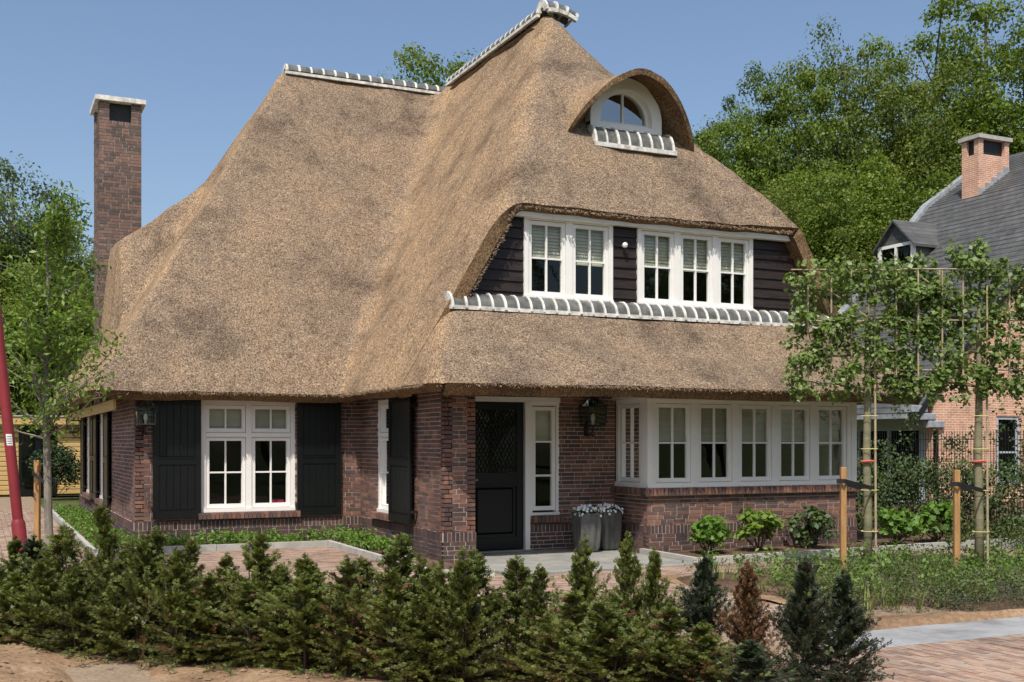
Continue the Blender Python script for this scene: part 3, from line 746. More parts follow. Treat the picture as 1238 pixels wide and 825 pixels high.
# the hipped end of the ridge: three tiles fanned over the peak, tipping down to the right
F0_ = Fr((0, 0), (1, 0), (0, -1)); pk = arc(.21, -1.5, 1.5, 9) + list(reversed(arc(.12, -1.5, 1.5, 5))); pb = arc(.232, -1.55, 1.55, 9) + list(reversed(arc(.10, -1.5, 1.5, 5)))
pkm = extr(MB(), F0_, pk, 0, .17).mesh('ridge_tile', M['tile']); pbm = extr(MB(), F0_, pb, 0, .04).mesh('tile_mortar', M['white_mortar']); psm = MB().box(F0_, 0, .22, .17, .25, -.05, .02).mesh('tile_mortar', M['white_mortar'])
px, pz, pa = 9.40, zf - .04, -.06
for k in range(4):
    o = link('tile_mortar', pbm); o.location = (px, 18.70, pz); o.rotation_euler = (0, pa, 0); P(o)
    if k < 3:
        for me_, nm in ((pkm, 'ridge_tile'), (psm, 'tile_mortar')):
            o = link(nm, me_); o.location = (px + .03, 18.70, pz); o.rotation_euler = (0, pa, 0); P(o)
        px += .20 * math.cos(pa); pz -= .20 * math.sin(pa); pa += .22
ap_z = 3.62
tile_row(FU, 6.0, 12.95, 34, .05, 3.54, -.1, 1.5, .245, 'sill_tile', [(.235, .30, 3.525, 3.58)], sq=1.0)
aw_y = 16.08; FA = Fr((0, aw_y), (1, 0), (0, -1))
tile_row(FA, 8.95, 10.42, 7, 0, 6.42, -.1, 1.45, .23, 'sill_tile', [(.215, .285, 6.40, 6.47)], sq=1.55)

# ---------------------------------------------------------------- ragged reed ends along the thatch edges
def reeds():
    L_ = [((5.7, 13.40, 2.40), (13.4, 13.40, 2.40), (0, -1, -.7)), ((5.24, 13.85, 2.40), (5.24, 17.6, 2.40), (-1, 0, -.7)), ((2.2, 17.6, 2.40), (5.24, 17.6, 2.40), (0, -1, -.7)),
          ((5.35, 13.6, 2.39), (5.7, 13.42, 2.39), (-1, -1, -.7)), ((1.55, 17.75, 2.38), (2.0, 17.62, 2.38), (-1, -1, -.7)), ((1.45, 18.2, 2.38), (1.45, 28.5, 2.38), (-1, 0, -.7)),
          ((7.0, 14.75, 5.06), (12.0, 14.75, 5.06), (0, -1, -.6)), ((6.15, 14.76, 3.5), (6.93, 14.76, 4.8), (.3, -1, -.3)), ((6.9, 14.76, 4.85), (7.05, 14.76, 5.05), (0, -1, -.5))]
    V = []; F = []
    for p0, p1, o_ in L_:
        p0, p1 = np.array(p0), np.array(p1); n = int(np.linalg.norm(p1 - p0) * 150); o_ = np.array(o_, float); o_ /= np.linalg.norm(o_)
        t_ = rng.random((n, 1)); p = p0 + (p1 - p0) * t_ + rng.normal(size=(n, 3)) * [.012, .012, .014]
        d = o_ + rng.normal(size=(n, 3)) * .3; d /= np.linalg.norm(d, axis=1, keepdims=True)
        l_ = rng.uniform(.004, .028, (n, 1)); s_ = rng.uniform(.003, .006, (n, 1))
        a = np.cross(d, [.1, .2, 1.]); a /= np.linalg.norm(a, axis=1, keepdims=True); b = np.cross(a, d)
        q, e = p - d * .03, p + d * l_; k = sum(len(v) for v in V)
        ring = np.stack([q + a * s_, q + b * s_, q - a * s_, q - b * s_, e + a * s_, e + b * s_, e - a * s_, e - b * s_], 1).reshape(-1, 3)
        base = k + np.arange(n)[:, None] * 8
        for f in ((0, 1, 5, 4), (1, 2, 6, 5), (2, 3, 7, 6), (3, 0, 4, 7), (4, 5, 6, 7)): F.append(base + np.array(f))
        V.append(ring)
    o = P(link('eave_reeds', npmesh('eave_reeds', np.concatenate(V), np.concatenate(F), M['reed']))); o['kind'] = 'stuff'
reeds()

# ---------------------------------------------------------------- tall chimney (part of the house)
CX0, CX1, CY0, CY1, CZ = 2.15, 2.95, 23.8, 24.9, 8.44
FC1 = Fr((0, CY0), (1, 0), (0, -1)); FC2 = Fr((CX0, 0), (0, 1), (-1, 0)); FC3 = Fr((CX1, 0), (0, 1), (1, 0)); FC4 = Fr((0, CY1), (1, 0), (0, 1))
mb = MB(); mb.box(WORLD, CX0 + .003, CX1 - .003, CY0 + .003, CY1 - .003, 2.2, 8.06)
for x0, x1, y0, y1 in ((CX0, CX0 + .19, CY0, CY0 + .2), (CX1 - .19, CX1, CY0, CY0 + .2), (CX0, CX0 + .19, CY1 - .2, CY1), (CX1 - .19, CX1, CY1 - .2, CY1)):
    mb.box(WORLD, x0 + .003, x1 - .003, y0 + .003, y1 - .003, 8.06, CZ)
ch = hb(mb, 'chimney', M['mortar'])
MB().box(WORLD, CX0 + .12, CX1 - .12, CY0 + .1, CY1 - .1, 8.06, 8.43).build('dark_opening', M['black_metal'], ch)  # black box paints the shade inside the openings under the cap
MB().bevbox(WORLD, CX0 - .08, CX1 + .08, CY0 - .09, CY1 + .09, CZ, CZ + .09, .01).build('chimney_cap', M['white_mortar'], ch)
CB = []; keep = BR; BR = CB
for fr, a, b, c, d in ((FC1, CX0, CX1, .19, .19), (FC2, CY0, CY1, .2, .2)):
    bricks(fr, a, b, 2.6, 8.0, near=1, tones=('stack', 4)); upright(fr, a + c, b - d, 7.95, 8.06, -.02, .006, ('stack', 4))
    for p, q in ((a, a + c), (b - d, b)): bricks(fr, p, q, 8.0, CZ, tones=('stack', 4))
    BR[:] = [x for x in BR if not (x[0] is fr and 7.95 < x[5] < 8.0 and a + c < (x[1] + x[2]) / 2 < b - d and x[2] - x[1] > .07)]
BR = keep
tones = sorted({b[7] for b in CB}); mb = MB()
for b in CB: mb.box(b[0], b[1], b[2], b[3], b[4], b[5], b[6], tones.index(b[7]))
cb = mb.build('brickwork', [M[t] for t in tones], ch); cb['kind'] = 'stuff'
mb = MB(); mb.box(FC1, CX0 - .02, CX0 + .28, 0, .02, 3.1, 3.3); mb.box(FC1, CX0 - .02, CX0 + .16, 0, .021, 2.95, 3.1); mb.build('flashing', M['lead'], ch)

finish_bricks(BR, lambda o: P(o), 300)

# ---------------------------------------------------------------- wall lanterns: things of their own
def lantern(fr, a, z, label, s=1.0):
    """bracket at height z on the wall, body standing on it"""
    d = .21 * s; root = tag(empty('wall_lantern', fr.pt(a, 0, z)), label, 'lantern', 'black wall lanterns on the thatched house')
    def lb(mb, name, m, sm=False):
        o = mb.build(name, m, root, smooth=sm); o.matrix_parent_inverse = Matrix.Translation(-Vector(fr.pt(a, 0, z))); return o
    c = fr.pt(a, d, z); br = MB()
    br.box(fr, a - .03 * s, a + .03 * s, 0, .02, z - .10 * s, z + .10 * s)
    br.tube([fr.pt(a, .01, z - .06 * s), fr.pt(a, .07 * s, z - .10 * s), fr.pt(a, .15 * s, z - .09 * s), fr.pt(a, d, z - .03 * s), fr.pt(a, d, z + .03 * s)], .012 * s, 7)
    br.lathe((c[0], c[1], c[2] - .12 * s), [(.004, 0), (.02 * s, .02 * s), (.004, .04 * s)], 8)
    lb(br, 'bracket', M['black_metal'], True)
    f = MB(); w0, w1, h0, h1 = .175 * s, .20 * s, z + .04 * s, z + .30 * s; n = 4
    ang = [math.pi / 4 + k * math.pi / 2 for k in range(n)]
    ring = lambda w_, h: [np.array([c[0] + w_ * math.cos(t), c[1] + w_ * math.sin(t), h]) for t in ang]
    r0, r1, r2 = ring(w0, h0), ring(w1, h1), ring(.05 * s, h1 + .13 * s)
    for k in range(n):
        j = (k + 1) % n; f.tube([r0[k], r1[k]], .008 * s, 5); f.tube([r0[k], r0[j]], .010 * s, 5); f.tube([r1[k], r1[j]], .012 * s, 5); f.tube([r1[k], r2[k]], .008 * s, 5)
    f.lathe((c[0], c[1], h0 - .015 * s), [(w0 * .5, 0), (w0 * .5, .02 * s)], 8)
    f.lathe((c[0], c[1], h1 + .12 * s), [(.045 * s, 0), (.04 * s, .02 * s), (.012 * s, .04 * s), (.016 * s, .055 * s), (.003 * s, .08 * s)], 8)
    lb(f, 'lantern_frame', M['black_metal'], True)
    g = MB()
    for k in range(n):
        j = (k + 1) % n; g.add([r0[k], r0[j], r1[j], r1[k]], [(0, 1, 2, 3)]); g.add([r1[k], r1[j], r2[j], r2[k]], [(0, 1, 2, 3)])
    lb(g, 'lantern_glass', M['lamp_glass'])
    bl_ = MB().lathe((c[0], c[1], h0), [(.02 * s, 0), (.02 * s, .06 * s), (.03 * s, .09 * s), (.03 * s, .13 * s), (.008 * s, .17 * s)], 10); lb(bl_, 'lamp_bulb', M['white'], True)
    return root
lantern(FD, 8.40, 1.86, 'black lantern with clear glass on the wall between door side light and bay window', 1.08)
lantern(FL, 2.28, 1.88, 'black lantern at the left front corner, next to the black shutter', 1.0)
lantern(FLS, 27.9, 1.85, 'black lantern far down the left side wall, nearest the wooden shed', 1.0)
tag(MB().bevbox(Fr((5.3, 14.6), (1, 0), (0, -1)), -.045, .045, -.03, .03, 0, .2, .006).build('outlet_post', M['white']), 'small white outlet post in the bed at the foot of the return wall', 'outlet post')
# ================================================================ GROUND AND PAVING
def ground_mat(name, stops, sc1, bumpd=.03):
    t = NT(name); v = t.coord(world=True); a = t.noise(v, sc1, 5, .6); b = t.noise(v, sc1 * 12, 4, .7)
    c = t.ramp(a, [(.3 + .4 * i / (len(stops) - 1), s) for i, s in enumerate(stops)])
    c = t.mix(c, t.ramp(b, [(.3, (.6, .58, .55)), (.6, (1.08, 1.06, 1.04))]), 1, 'MULTIPLY')
    t.bsdf(c, .97, t.bump(b, .8, bumpd), .1); return t.mat
M['sand'] = ground_mat('sandy_soil', [(.17, .11, .068), (.27, .18, .11), (.36, .25, .16)], 1.6)
M['earth'] = ground_mat('dark_garden_soil', [(.075, .05, .034), (.13, .088, .06), (.19, .13, .09)], 2.2)
M['meadow'] = ground_mat('rough_ground', [(.05, .07, .022), (.08, .10, .035), (.13, .11, .06)], .5)
M['joint_sand'] = ground_mat('joint_sand', [(.24, .18, .125), (.30, .235, .17)], 3, .006)
def sheet(name, x0, x1, y0, y1, z, mat, kind='structure', step=None, hf=None):
    if step is None:
        o = MB(); o.add([(x0, y0, z), (x1, y0, z), (x1, y1, z), (x0, y1, z)], [(0, 1, 2, 3)]); o = o.build(name, mat)
    else:
        xs = np.linspace(x0, x1, int((x1 - x0) / step) + 1); ys = np.linspace(y0, y1, int((y1 - y0) / step) + 1)
        X, Y = np.meshgrid(xs, ys, indexing='ij'); V = np.stack([X, Y, z + hf(X, Y)], -1).reshape(-1, 3); ny = len(ys)
        I, J = np.meshgrid(np.arange(len(xs) - 1), np.arange(ny - 1), indexing='ij'); a = (I * ny + J).ravel()
        o = link(name, npmesh(name, V, np.stack([a, a + ny, a + ny + 1, a + 1], -1), mat, None, True))
    o['kind'] = kind; return o
sheet('ground', -600, 700, -600, 900, -.06, M['meadow'])
def lump(X, Y, s=1.0, seed=0):
    r = np.zeros_like(X); g = np.random.default_rng(seed)
    for k in range(26):
        d = g.normal(size=2); d /= np.linalg.norm(d); f = (1.3, 3.1, 7.5, 17)[k % 4]; a = (.035, .02, .010, .0045)[k % 4]
        r += s * a * .55 * np.sin(f * (d[0] * X + d[1] * Y) + g.uniform(0, 6.3))
    return r
# hedge line: from (-1.6, 12.0) to (4.9, 5.2); bare sandy soil lies on the camera side
HA, HB_ = np.array([-2.6, 13.0]), np.array([4.95, 5.05])
hd_ = (HB_ - HA) / np.linalg.norm(HB_ - HA); hn = np.array([hd_[1], -hd_[0]])        # hn points towards the house side or away
if hn @ np.array([1, 1]) < 0: hn = -hn
def soil_h(X, Y):
    dist = (X - HA[0]) * hn[0] + (Y - HA[1]) * hn[1]
    along = (X - HA[0]) * hd_[0] + (Y - HA[1]) * hd_[1]
    h = lump(X, Y, 1.0, 3) * np.clip(-dist / .5 + .3, .0, 1.4) + .05 * np.clip(-dist, 0, 1)
    h += .26 * np.exp(-((dist + .75) / .5) ** 2 - ((along - 3.35) / .75) ** 2) + .14 * np.exp(-((dist + 1.2) / .5) ** 2 - ((along - 4.7) / .7) ** 2) + .1 * np.exp(-((dist + .9) / .4) ** 2 - ((along - 2.1) / .6) ** 2)
    return np.where(dist > .5, -.14, h)
sheet('soil', -4.5, 6.2, 2.5, 13.6, 0, M['sand'], step=.06, hf=soil_h)

def clods():
    V = []; F = []; n = 0
    base = np.array([(1, 0, 0), (0, 1, 0), (-1, 0, 0), (0, -1, 0), (0, 0, .7), (0, 0, -.7)])
    while n < 1500:
        x, y = rnd.uniform(-3.5, 5), rnd.uniform(4.2, 12.5); d = side(x, y)
        if d > .1 or d < -2.6: continue
        s = rnd.choice([.006, .009, .013, .02, .03]) * rnd.uniform(.7, 1.3); z = float(soil_h(np.array([x]), np.array([y]))[0]); k = len(V)
        for b in base * rng.uniform(.6, 1.2, (6, 3)): V.append((x + b[0] * s, y + b[1] * s, z + b[2] * s + s * .2))
        F += [(k, k + 1, k + 4), (k + 1, k + 2, k + 4), (k + 2, k + 3, k + 4), (k + 3, k, k + 4)]; n += 1
    tag(link('soil_clods', npmesh('soil_clods', np.array(V), np.array(F), M['sand'])), 'loose clods and pebbles on the bare soil', 'soil clods', None, 'stuff')
def side(x, y): return (x - HA[0]) * hn[0] + (y - HA[1]) * hn[1]
clods()
# hedge bed just behind the yews
def quadbed(name, pts, z, mat):
    o = MB(); o.add([(x, y, z) for x, y in pts], [tuple(range(len(pts)))]); o = o.build(name, mat); o['kind'] = 'structure'; return o
q0, q1 = HA + hn * .3, HB_ + hn * .3; q2, q3 = HB_ + hn * 1.25, HA + hn * 1.25
quadbed('planting_soil', [tuple(q0), tuple(q1), tuple(q2), tuple(q3)], .012, M['earth'])
sheet('paving_bed', -3, 14.5, 2.5, 17.4, -.008, M['joint_sand'])
sheet('driveway_bed', -6, 1.45, 12, 37.4, -.004, M['joint_sand'])

def pavers(name, x0, x1, y0, y1, z, L=.205, W=.072, along='y', skip=None, single=0, sid='paving'):
    root = tag(empty(name, (x0, y0, z)), kind='structure'); lst = []
    nu = int((x1 - x0) / (W if along == 'y' else L)); nv = int((y1 - y0) / (L if along == 'y' else W))
    for i in range(nu + 1):
        for j in range(-1, nv + 1):
            if along == 'y': a, b = x0 + i * W, y0 + j * L + (L / 2 if i % 2 else 0); w_, l_ = W - .006, L - .007
            else: a, b = x0 + i * L + (L / 2 if j % 2 else 0), y0 + j * W; w_, l_ = L - .007, W - .006
            ax_, bx_ = max(a, x0), max(b, y0); aw_, bw_ = min(a + w_, x1), min(b + l_, y1)
            if aw_ - ax_ < .02 or bw_ - bx_ < .02: continue
            cx, cy = (ax_ + aw_) / 2, (bx_ + bw_) / 2
            if skip and skip(cx, cy): continue
            D = cx * .4258 + cy * .9048; r = cx * .9048 - cy * .4258; u = 619 + 1368 * r / D
            if D < 5 or u < -60 or u > 1300 or 535 + 2257 / D > 900: continue
            lst.append((ax_, aw_, bx_, bw_, z + rnd.uniform(-.004, .004), rnd.randrange(4), u, D))
    lst.sort(key=lambda q: q[7]); mb = MB(); nsin = 0; um = {}
    for ax_, aw_, bx_, bw_, zz, m, u, D in lst:
        if nsin < single and 1040 < u < 1245:
            if m not in um: um[m] = MB().bevbox_top().mesh('brick', M['paver%d' % m]) if hasattr(MB, 'bevbox_top') else MB().box(WORLD, -.5, .5, -.5, .5, -.5, .5).mesh('brick', M['paver%d' % m])
            o = link('brick', um[m], root, ((ax_ + aw_) / 2 - x0, (bx_ + bw_) / 2 - y0, zz - z - .01)); o.scale = (aw_ - ax_, bw_ - bx_, .05)
            o.rotation_euler = (rnd.uniform(-.02, .02), rnd.uniform(-.02, .02), rnd.uniform(-.012, .012)); nsin += 1
        else: mb.box(WORLD, ax_, aw_, bx_, bw_, zz - .03, zz + .015, m)
    if mb.v:
        o = mb.build('brickwork', [M['paver%d' % k] for k in range(4)]); o.parent = root; o.matrix_parent_inverse = Matrix.Translation((-x0, -y0, -z)); o['kind'] = 'stuff'
    return root
def side(x, y): return (x - HA[0]) * hn[0] + (y - HA[1]) * hn[1]
pavers('street_paving', 5.2, 13.5, 4.6, 6.86, .006, along='y', single=300, skip=lambda x, y: side(x, y) < .35)
pavers('garden_path', 5.85, 7.28, 7.6, 12.45, .004, along='x', skip=lambda x, y: side(x, y) < 1.2)
pavers('garden_path', 7.30, 13.4, 11.55, 12.60, .004, along='x')
pavers('garden_path', 1.5, 5.82, 9.0, 17.3, .004, along='x', skip=lambda x, y: side(x, y) < 1.2 or x > 4.95 and y > 12.9)
pavers('driveway', -1.2, 1.40, 13.2, 30, .006, L=.21, W=.10, along='y', skip=lambda x, y: side(x, y) < 1.2)
sheet('side_pavement', -9, -1.25, 14, 37.3, .008, M['path_grey'])
# grey strip of concrete slabs along the street
st = tag(empty('pavement_strip', (5.0, 6.87, 0)), kind='structure')
x = 6.15
while x < 14:
    o = MB().bevbox(Fr((0, 0), (1, 0), (0, 1)), 0, .01, 0, .01, 0, .01); 
    mb = MB(); mb.box(WORLD, x + .002, x + .498, 6.872, 7.208, -.04, .018 + rnd.uniform(-.002, .002)); mb.box(WORLD, x + .15 + .002, x + .65 - .002, 7.212, 7.56, -.04, .018 + rnd.uniform(-.002, .002))
    o = mb.build('slab', M['path_grey']); o.parent = st; o.matrix_parent_inverse = Matrix.Translation((-5.0, -6.87, 0)); x += .5
# terrace
te = tag(empty('terrace', (5.9, 12.5, 0)), kind='structure')
for i in range(4):
    for j in range(4):
        mb = MB(); x0 = 5.88 + i * .70; y0 = 12.52 + j * .67
        mb.box(WORLD, x0 + .003, min(x0 + .697, 8.66), y0 + .003, y0 + .667, -.03, .035 + rnd.uniform(-.002, .002))
        if 6.16 > x0 + .3 and y0 > 14.0: pass
        o = mb.build('slab', M['bluestone']); o.parent = te; o.matrix_parent_inverse = Matrix.Translation((-5.9, -12.5, 0))
# edging kerbs: one thing per run, made of separate stones
def kerb(pts, label, w_=.07, h=.10, L=1.0):
    root = tag(empty('edging_kerb', (pts[0][0], pts[0][1], 0)), kind='structure')
    for p, q in zip(pts[:-1], pts[1:]):
        p, q = np.array(p, float), np.array(q, float); l_ = np.linalg.norm(q - p); n = max(1, round(l_ / L)); S = (q - p) / l_
        fr = Fr(tuple(p), tuple(S), (-S[1], S[0]))
        for i in range(n):
            mb = MB().box(fr, i * l_ / n + .003, (i + 1) * l_ / n - .003, -w_ / 2, w_ / 2, -.08, h + rnd.uniform(-.003, .003))
            o = mb.build('kerb_stone', M['stone']); o.parent = root; o.matrix_parent_inverse = Matrix.Translation((-pts[0][0], -pts[0][1], 0))
kerb([(1.5, 30.0), (1.5, 17.45), (5.0, 17.45), (5.0, 12.9), (5.7, 12.6)], '')
kerb([(8.75, 14.15), (8.72, 12.72), (13.6, 13.05), (17, 13.3)], '')
sheet('planting_soil', 1.54, 2.16, 17.5, 29.9, .03, M['earth']); sheet('planting_soil', 1.54, 5.7, 17.49, 18.08, .032, M['earth'])
sheet('planting_soil', 5.04, 5.72, 12.92, 17.5, .03, M['earth'])
quadbed('planting_soil', [(8.79, 12.78), (13.6, 13.1), (13.6, 14.25), (8.79, 14.25)], .03, M['earth'])
quadbed('planting_soil', [(13.2, 13.1), (30, 14), (30, 22.4), (13.2, 22.4)], .02, M['earth'])
def bed_h(X, Y): return lump(X, Y, .9, 9) + .03
sheet('planting_soil', 7.34, 15.3, 7.60, 11.5, .0, M['earth'], step=.08, hf=lambda X, Y: bed_h(X, Y) * np.clip((Y - 7.60) / .25, 0, 1) * np.clip((X - 7.34) / .2, 0, 1) - .02 * (Y < 7.8))
def berm(X, Y): return lump(X, Y, .6, 5) - .01 + .045 * np.exp(-((Y - 7.72) / .10) ** 2) * (X > 6.9) + .045 * np.exp(-((X - 7.4) / .12) ** 2)
sheet('sand', 6.75, 13, 7.53, 8.3, .0, M['sand'], step=.04, hf=lambda X, Y: (lump(X, Y, .6, 5) + .03) * np.clip((Y - 7.53) / .12, 0, 1) + .02 * np.exp(-((Y - 7.68) / .08) ** 2) - .10 * np.clip((Y - 7.66 - .5 * np.clip(8.3 - X, 0, 1)) / .2, 0, 1))
sheet('sand', 7.26, 7.62, 8.2, 11.5, .012, M['sand'], step=.04, hf=lambda X, Y: lump(X, Y, .5, 6) + .02)

# ================================================================ LEAF CLOUDS
def rdir(n, up=0.):
    d = rng.normal(size=(n, 3)); d[:, 2] += up; return d / np.linalg.norm(d, axis=1, keepdims=True)
def leaf_verts(Pn, size, aspect=.55, up=.6, droop=0., nrm=None):
    """one folded rhombus (2 tris as a quad) per point"""
    n = len(Pn); N = rdir(n, up) if nrm is None else nrm; T = rdir(n); T[:, 2] -= droop; T = np.cross(np.cross(N, T), N); T /= np.linalg.norm(T, axis=1, keepdims=True) + 1e-9
    B = np.cross(N, T); s = (np.asarray(size) * rng.uniform(.65, 1.25, n))[:, None]
    return np.stack([Pn - T * s * .5, Pn + B * s * aspect * .5 + N * s * .07, Pn + T * s * .5, Pn - B * s * aspect * .5 + N * s * .07], 1).reshape(-1, 3)
def leaves_mesh(name, V, mats, mi=None): return npmesh(name, V, np.arange(len(V)).reshape(-1, 4), mats, mi)
def clump_points(C, R, per, flat=.8):
    """leaves in soft shells round clump centres"""
    n = len(C); d = rdir(n * per, .25); r = rng.random((n * per, 1)) ** .45
    return np.repeat(C, per, 0) + d * r * np.repeat(R, per)[:, None] * np.array([1, 1, flat]), d
def limb(mb, p0, p1, r0, r1, bend=.1, n=6, k=5):
    p0, p1 = np.array(p0, float), np.array(p1, float); L_ = np.linalg.norm(p1 - p0); o = rng.normal(size=3) * bend * L_
    pts = [p0 + (p1 - p0) * t + o * math.sin(math.pi * t) + rng.normal(size=3) * bend * L_ * .12 * (0 < t < 1) for t in np.linspace(0, 1, n)]
    mb.tube(pts, list(np.linspace(r0, r1, n)), k, cap=False); return pts

def big_tree(h, rx, base, n_cl, per, leaf, mat, kind='round', trunk_r=.22, lsize=.2, seed=0, bark='bark_dark', sparse=0.):
    """tapered trunk, limbs and a crown of leaf clumps; returns (trunk mesh, crown mesh)"""
    global rng; keep = rng; rng = np.random.default_rng(seed)
    C = []; R = []; zc, rz = (h + base) / 2, (h - base) / 2
    lob = [(rng.uniform(0, 6.28), rng.uniform(.15, .95), rng.uniform(.75, 1.12)) for _ in range(9)]
    while len(C) < n_cl:
        d = rdir(1)[0]; r = rng.random() ** (.38 if sparse else .5)
        p = d * r; t = (p[2] + 1) / 2; az = math.atan2(p[1], p[0])
        if kind == 'cone': wdt = rx * (1.02 - t) * 1.0 + .25
        elif kind == 'tall': wdt = rx * (.55 + .45 * math.sin(math.pi * min(t * .9 + .08, 1)))
        else: wdt = rx
        k = 1.
        for a, tt, s in lob: k += (s - 1) * math.exp(-((math.remainder(az - a, 6.283)) / .7) ** 2 - ((t - tt) / .22) ** 2) * 1.4
        q = np.array([p[0] * wdt * k, p[1] * wdt * k, zc + p[2] * rz * (.9 + .1 * k)])
        C.append(q); R.append(rng.uniform(.42, 1.0) * leaf)
    C, R = np.array(C), np.array(R); Pn, d = clump_points(C, R, per, .7 if kind != 'cone' else .45)
    nrm = rdir(len(Pn), .0) * .8 + d * .9 + np.array([0, 0, .35]); nrm /= np.linalg.norm(nrm, axis=1, keepdims=True)
    V = leaf_verts(Pn, lsize, .62, nrm=nrm); crown = leaves_mesh('crown', V, mat)
    mb = MB(); tp = [(0, 0, -.2), (rng.normal() * .1, rng.normal() * .1, h * .25), (rng.normal() * .3, rng.normal() * .3, h * .55), (rng.normal() * .3, rng.normal() * .3, h * .9)]
    mb.tube(tp, [trunk_r * 1.25, trunk_r, trunk_r * .6, trunk_r * .12], 8)
    for i in rng.choice(len(C), min(26, len(C)), replace=False):
        q = C[i]; z0 = max(base * .7, q[2] - abs(q[0]) - abs(q[1]) - .6); z0 = min(max(z0, h * .12), q[2]); tt = z0 / h
        s = np.interp(tt, [0, .25, .55, .9], [0, 1, 2, 3]); k = min(int(s), 2); p0 = np.array(tp[k]) * (1 - (s - k)) + np.array(tp[k + 1]) * (s - k)
        limb(mb, p0, q, trunk_r * .42 * (1 - tt * .6), .02, .07)
    tr = mb.mesh('trunk', M[bark]); rng = keep; return tr, crown
def plant_tree(protos, x, y, rz, s, label, cat='tree', group=None, name='woodland_tree', sz=None):
    root = tag(empty(name, (x, y, 0), rz), label, cat, group); root.scale = (s, s, sz or s)
    link('trunk', protos[0], root); link('crown', protos[1], root); return root
TW = [big_tree(16, 4.2, 2.0, 240, 180, 1.15, M['leaf_wood'], 'tall', lsize=.15, seed=1),
      big_tree(17, 4.6, 3.0, 250, 170, 1.18, M['leaf_olive'], 'round', lsize=.15, seed=2),
      big_tree(15, 3.8, 1.5, 230, 180, 1.15, M['leaf_wood'], 'round', lsize=.155, seed=3),
      big_tree(18, 5.2, 5.0, 165, 150, 1.05, M['leaf_wood'], 'round', lsize=.155, seed=4, sparse=1)]
TC = big_tree(12, 2.3, .8, 150, 120, .9, M['leaf_dark'], 'cone', lsize=.2, seed=5)
TB = big_tree(11, 2.6, 3.0, 70, 170, 1.1, M['leaf_birch'], 'tall', lsize=.13, seed=6, bark='bark_grey')
WG = 'broad woodland trees behind the two houses'
def T(u, D, vtop, k, label, name='woodland_tree', protos=None, H=None, wide=1.0, grp=WG):
    x, y = pol(u, D); hgt = 1.65 + (535 - vtop) * D / 1368; base = (16, 17, 15, 18)[k] if protos is None else H
    s = hgt / base; r = plant_tree(protos or TW[k], x, y, rnd.uniform(0, 6.28), s * wide, label, group=grp, name=name, sz=s); return r
T(868, 44, 128, 2, 'mid green woodland tree just right of the thatched roof, lowest of the row', wide=.72)
T(905, 47, 78, 0, 'slender mid green woodland tree rising above the right end of the thatch', wide=.7)
T(962, 45, 66, 2, 'bushy bright green woodland tree left of the tallest olive one', wide=.75)
T(1018, 48, 20, 1, 'tall olive green woodland tree with a pointed top, between thatch and slate roof', wide=.72)
T(1085, 47, 42, 1, 'olive green woodland tree behind the slate dormer', wide=.8)
T(1150, 49, 60, 0, 'dark green woodland tree behind the neighbour chimney', wide=.9)
T(1200, 50, -60, 3, 'open airy tree with long limbs overhanging the slate roof at the right edge', wide=.95)
T(1290, 50, -60, 3, 'airy tree mostly past the right edge of the photo', wide=1.0)
T(1240, 50, 10, 0, 'dense green tree behind the slate roof at the right edge', wide=.9)
G2 = 'lower trees filling in the wood behind the houses'
L2 = 'lower leafy tree standing in the wood behind the two houses'
for u, v in ((850, 260), (900, 215), (950, 205), (1000, 190), (1050, 180), (1110, 200), (1170, 190), (1230, 200), (880, 330), (940, 320), (1000, 300), (1060, 290)):
    T(u + rnd.uniform(-12, 12), rnd.uniform(38, 43), v, rnd.choice([0, 1, 2]), L2, grp=G2, wide=1.0)
T(504, 52, 60, 0, 'rounded green crown behind the ridge, left of the pair', wide=.85, grp='pair of crowns above the ridge')
T(562, 50, 50, 2, 'rounded green crown behind the ridge, right of the pair', wide=.85, grp='pair of crowns above the ridge')
LG = 'trees behind the wooden shed'
T(8, 42, 168, 0, 'grey green weeping birch at the left edge, taller than its neighbours', 'birch_tree', TB, 11, .9, LG)
T(66, 44, 226, 0, 'dark pointed conifer behind the young street tree', 'conifer_tree', TC, 12, 1.0, LG)
T(28, 45, 262, 0, 'dark conifer behind the wooden shed at the left edge', 'conifer_tree', TC, 12, 1.1, LG)
for u, v, k in ((-25, 250, 0), (48, 285, 2), (92, 262, 1), (118, 300, 0), (145, 320, 2), (10, 310, 1), (75, 330, 0), (-60, 240, 1), (-100, 230, 2)):
    T(u, rnd.uniform(40, 44), v, k, 'leafy green tree filling the wood behind the wooden shed', grp='leafy trees behind the wooden shed')
# the wood goes on behind the thatched house and on the viewer's side of the street (seen in the panes)
for u, D, v in ((200, 52, 330), (290, 54, 320), (380, 52, 330), (450, 55, 300), (640, 55, 300), (720, 54, 300), (790, 53, 300)):
    T(u, D, v, rnd.randrange(3), 'tree of the wood hidden behind the thatched house', grp='trees hidden behind the thatched house')
for x, y in ((24, -6), (30, -2), (36, 2), (42, 7), (48, 11), (33, -8), (41, -1), (50, 5), (56, 14), (62, 20), (-14, -16), (-5, -20), (4, -19), (12, -17), (20, -14), (28, -10), (-22, -8)):
    plant_tree(TW[rnd.randrange(3)], x, y, rnd.uniform(0, 6), rnd.uniform(.62, .8), 'tree across the street, seen only as a reflection in the panes', group='trees across the street')

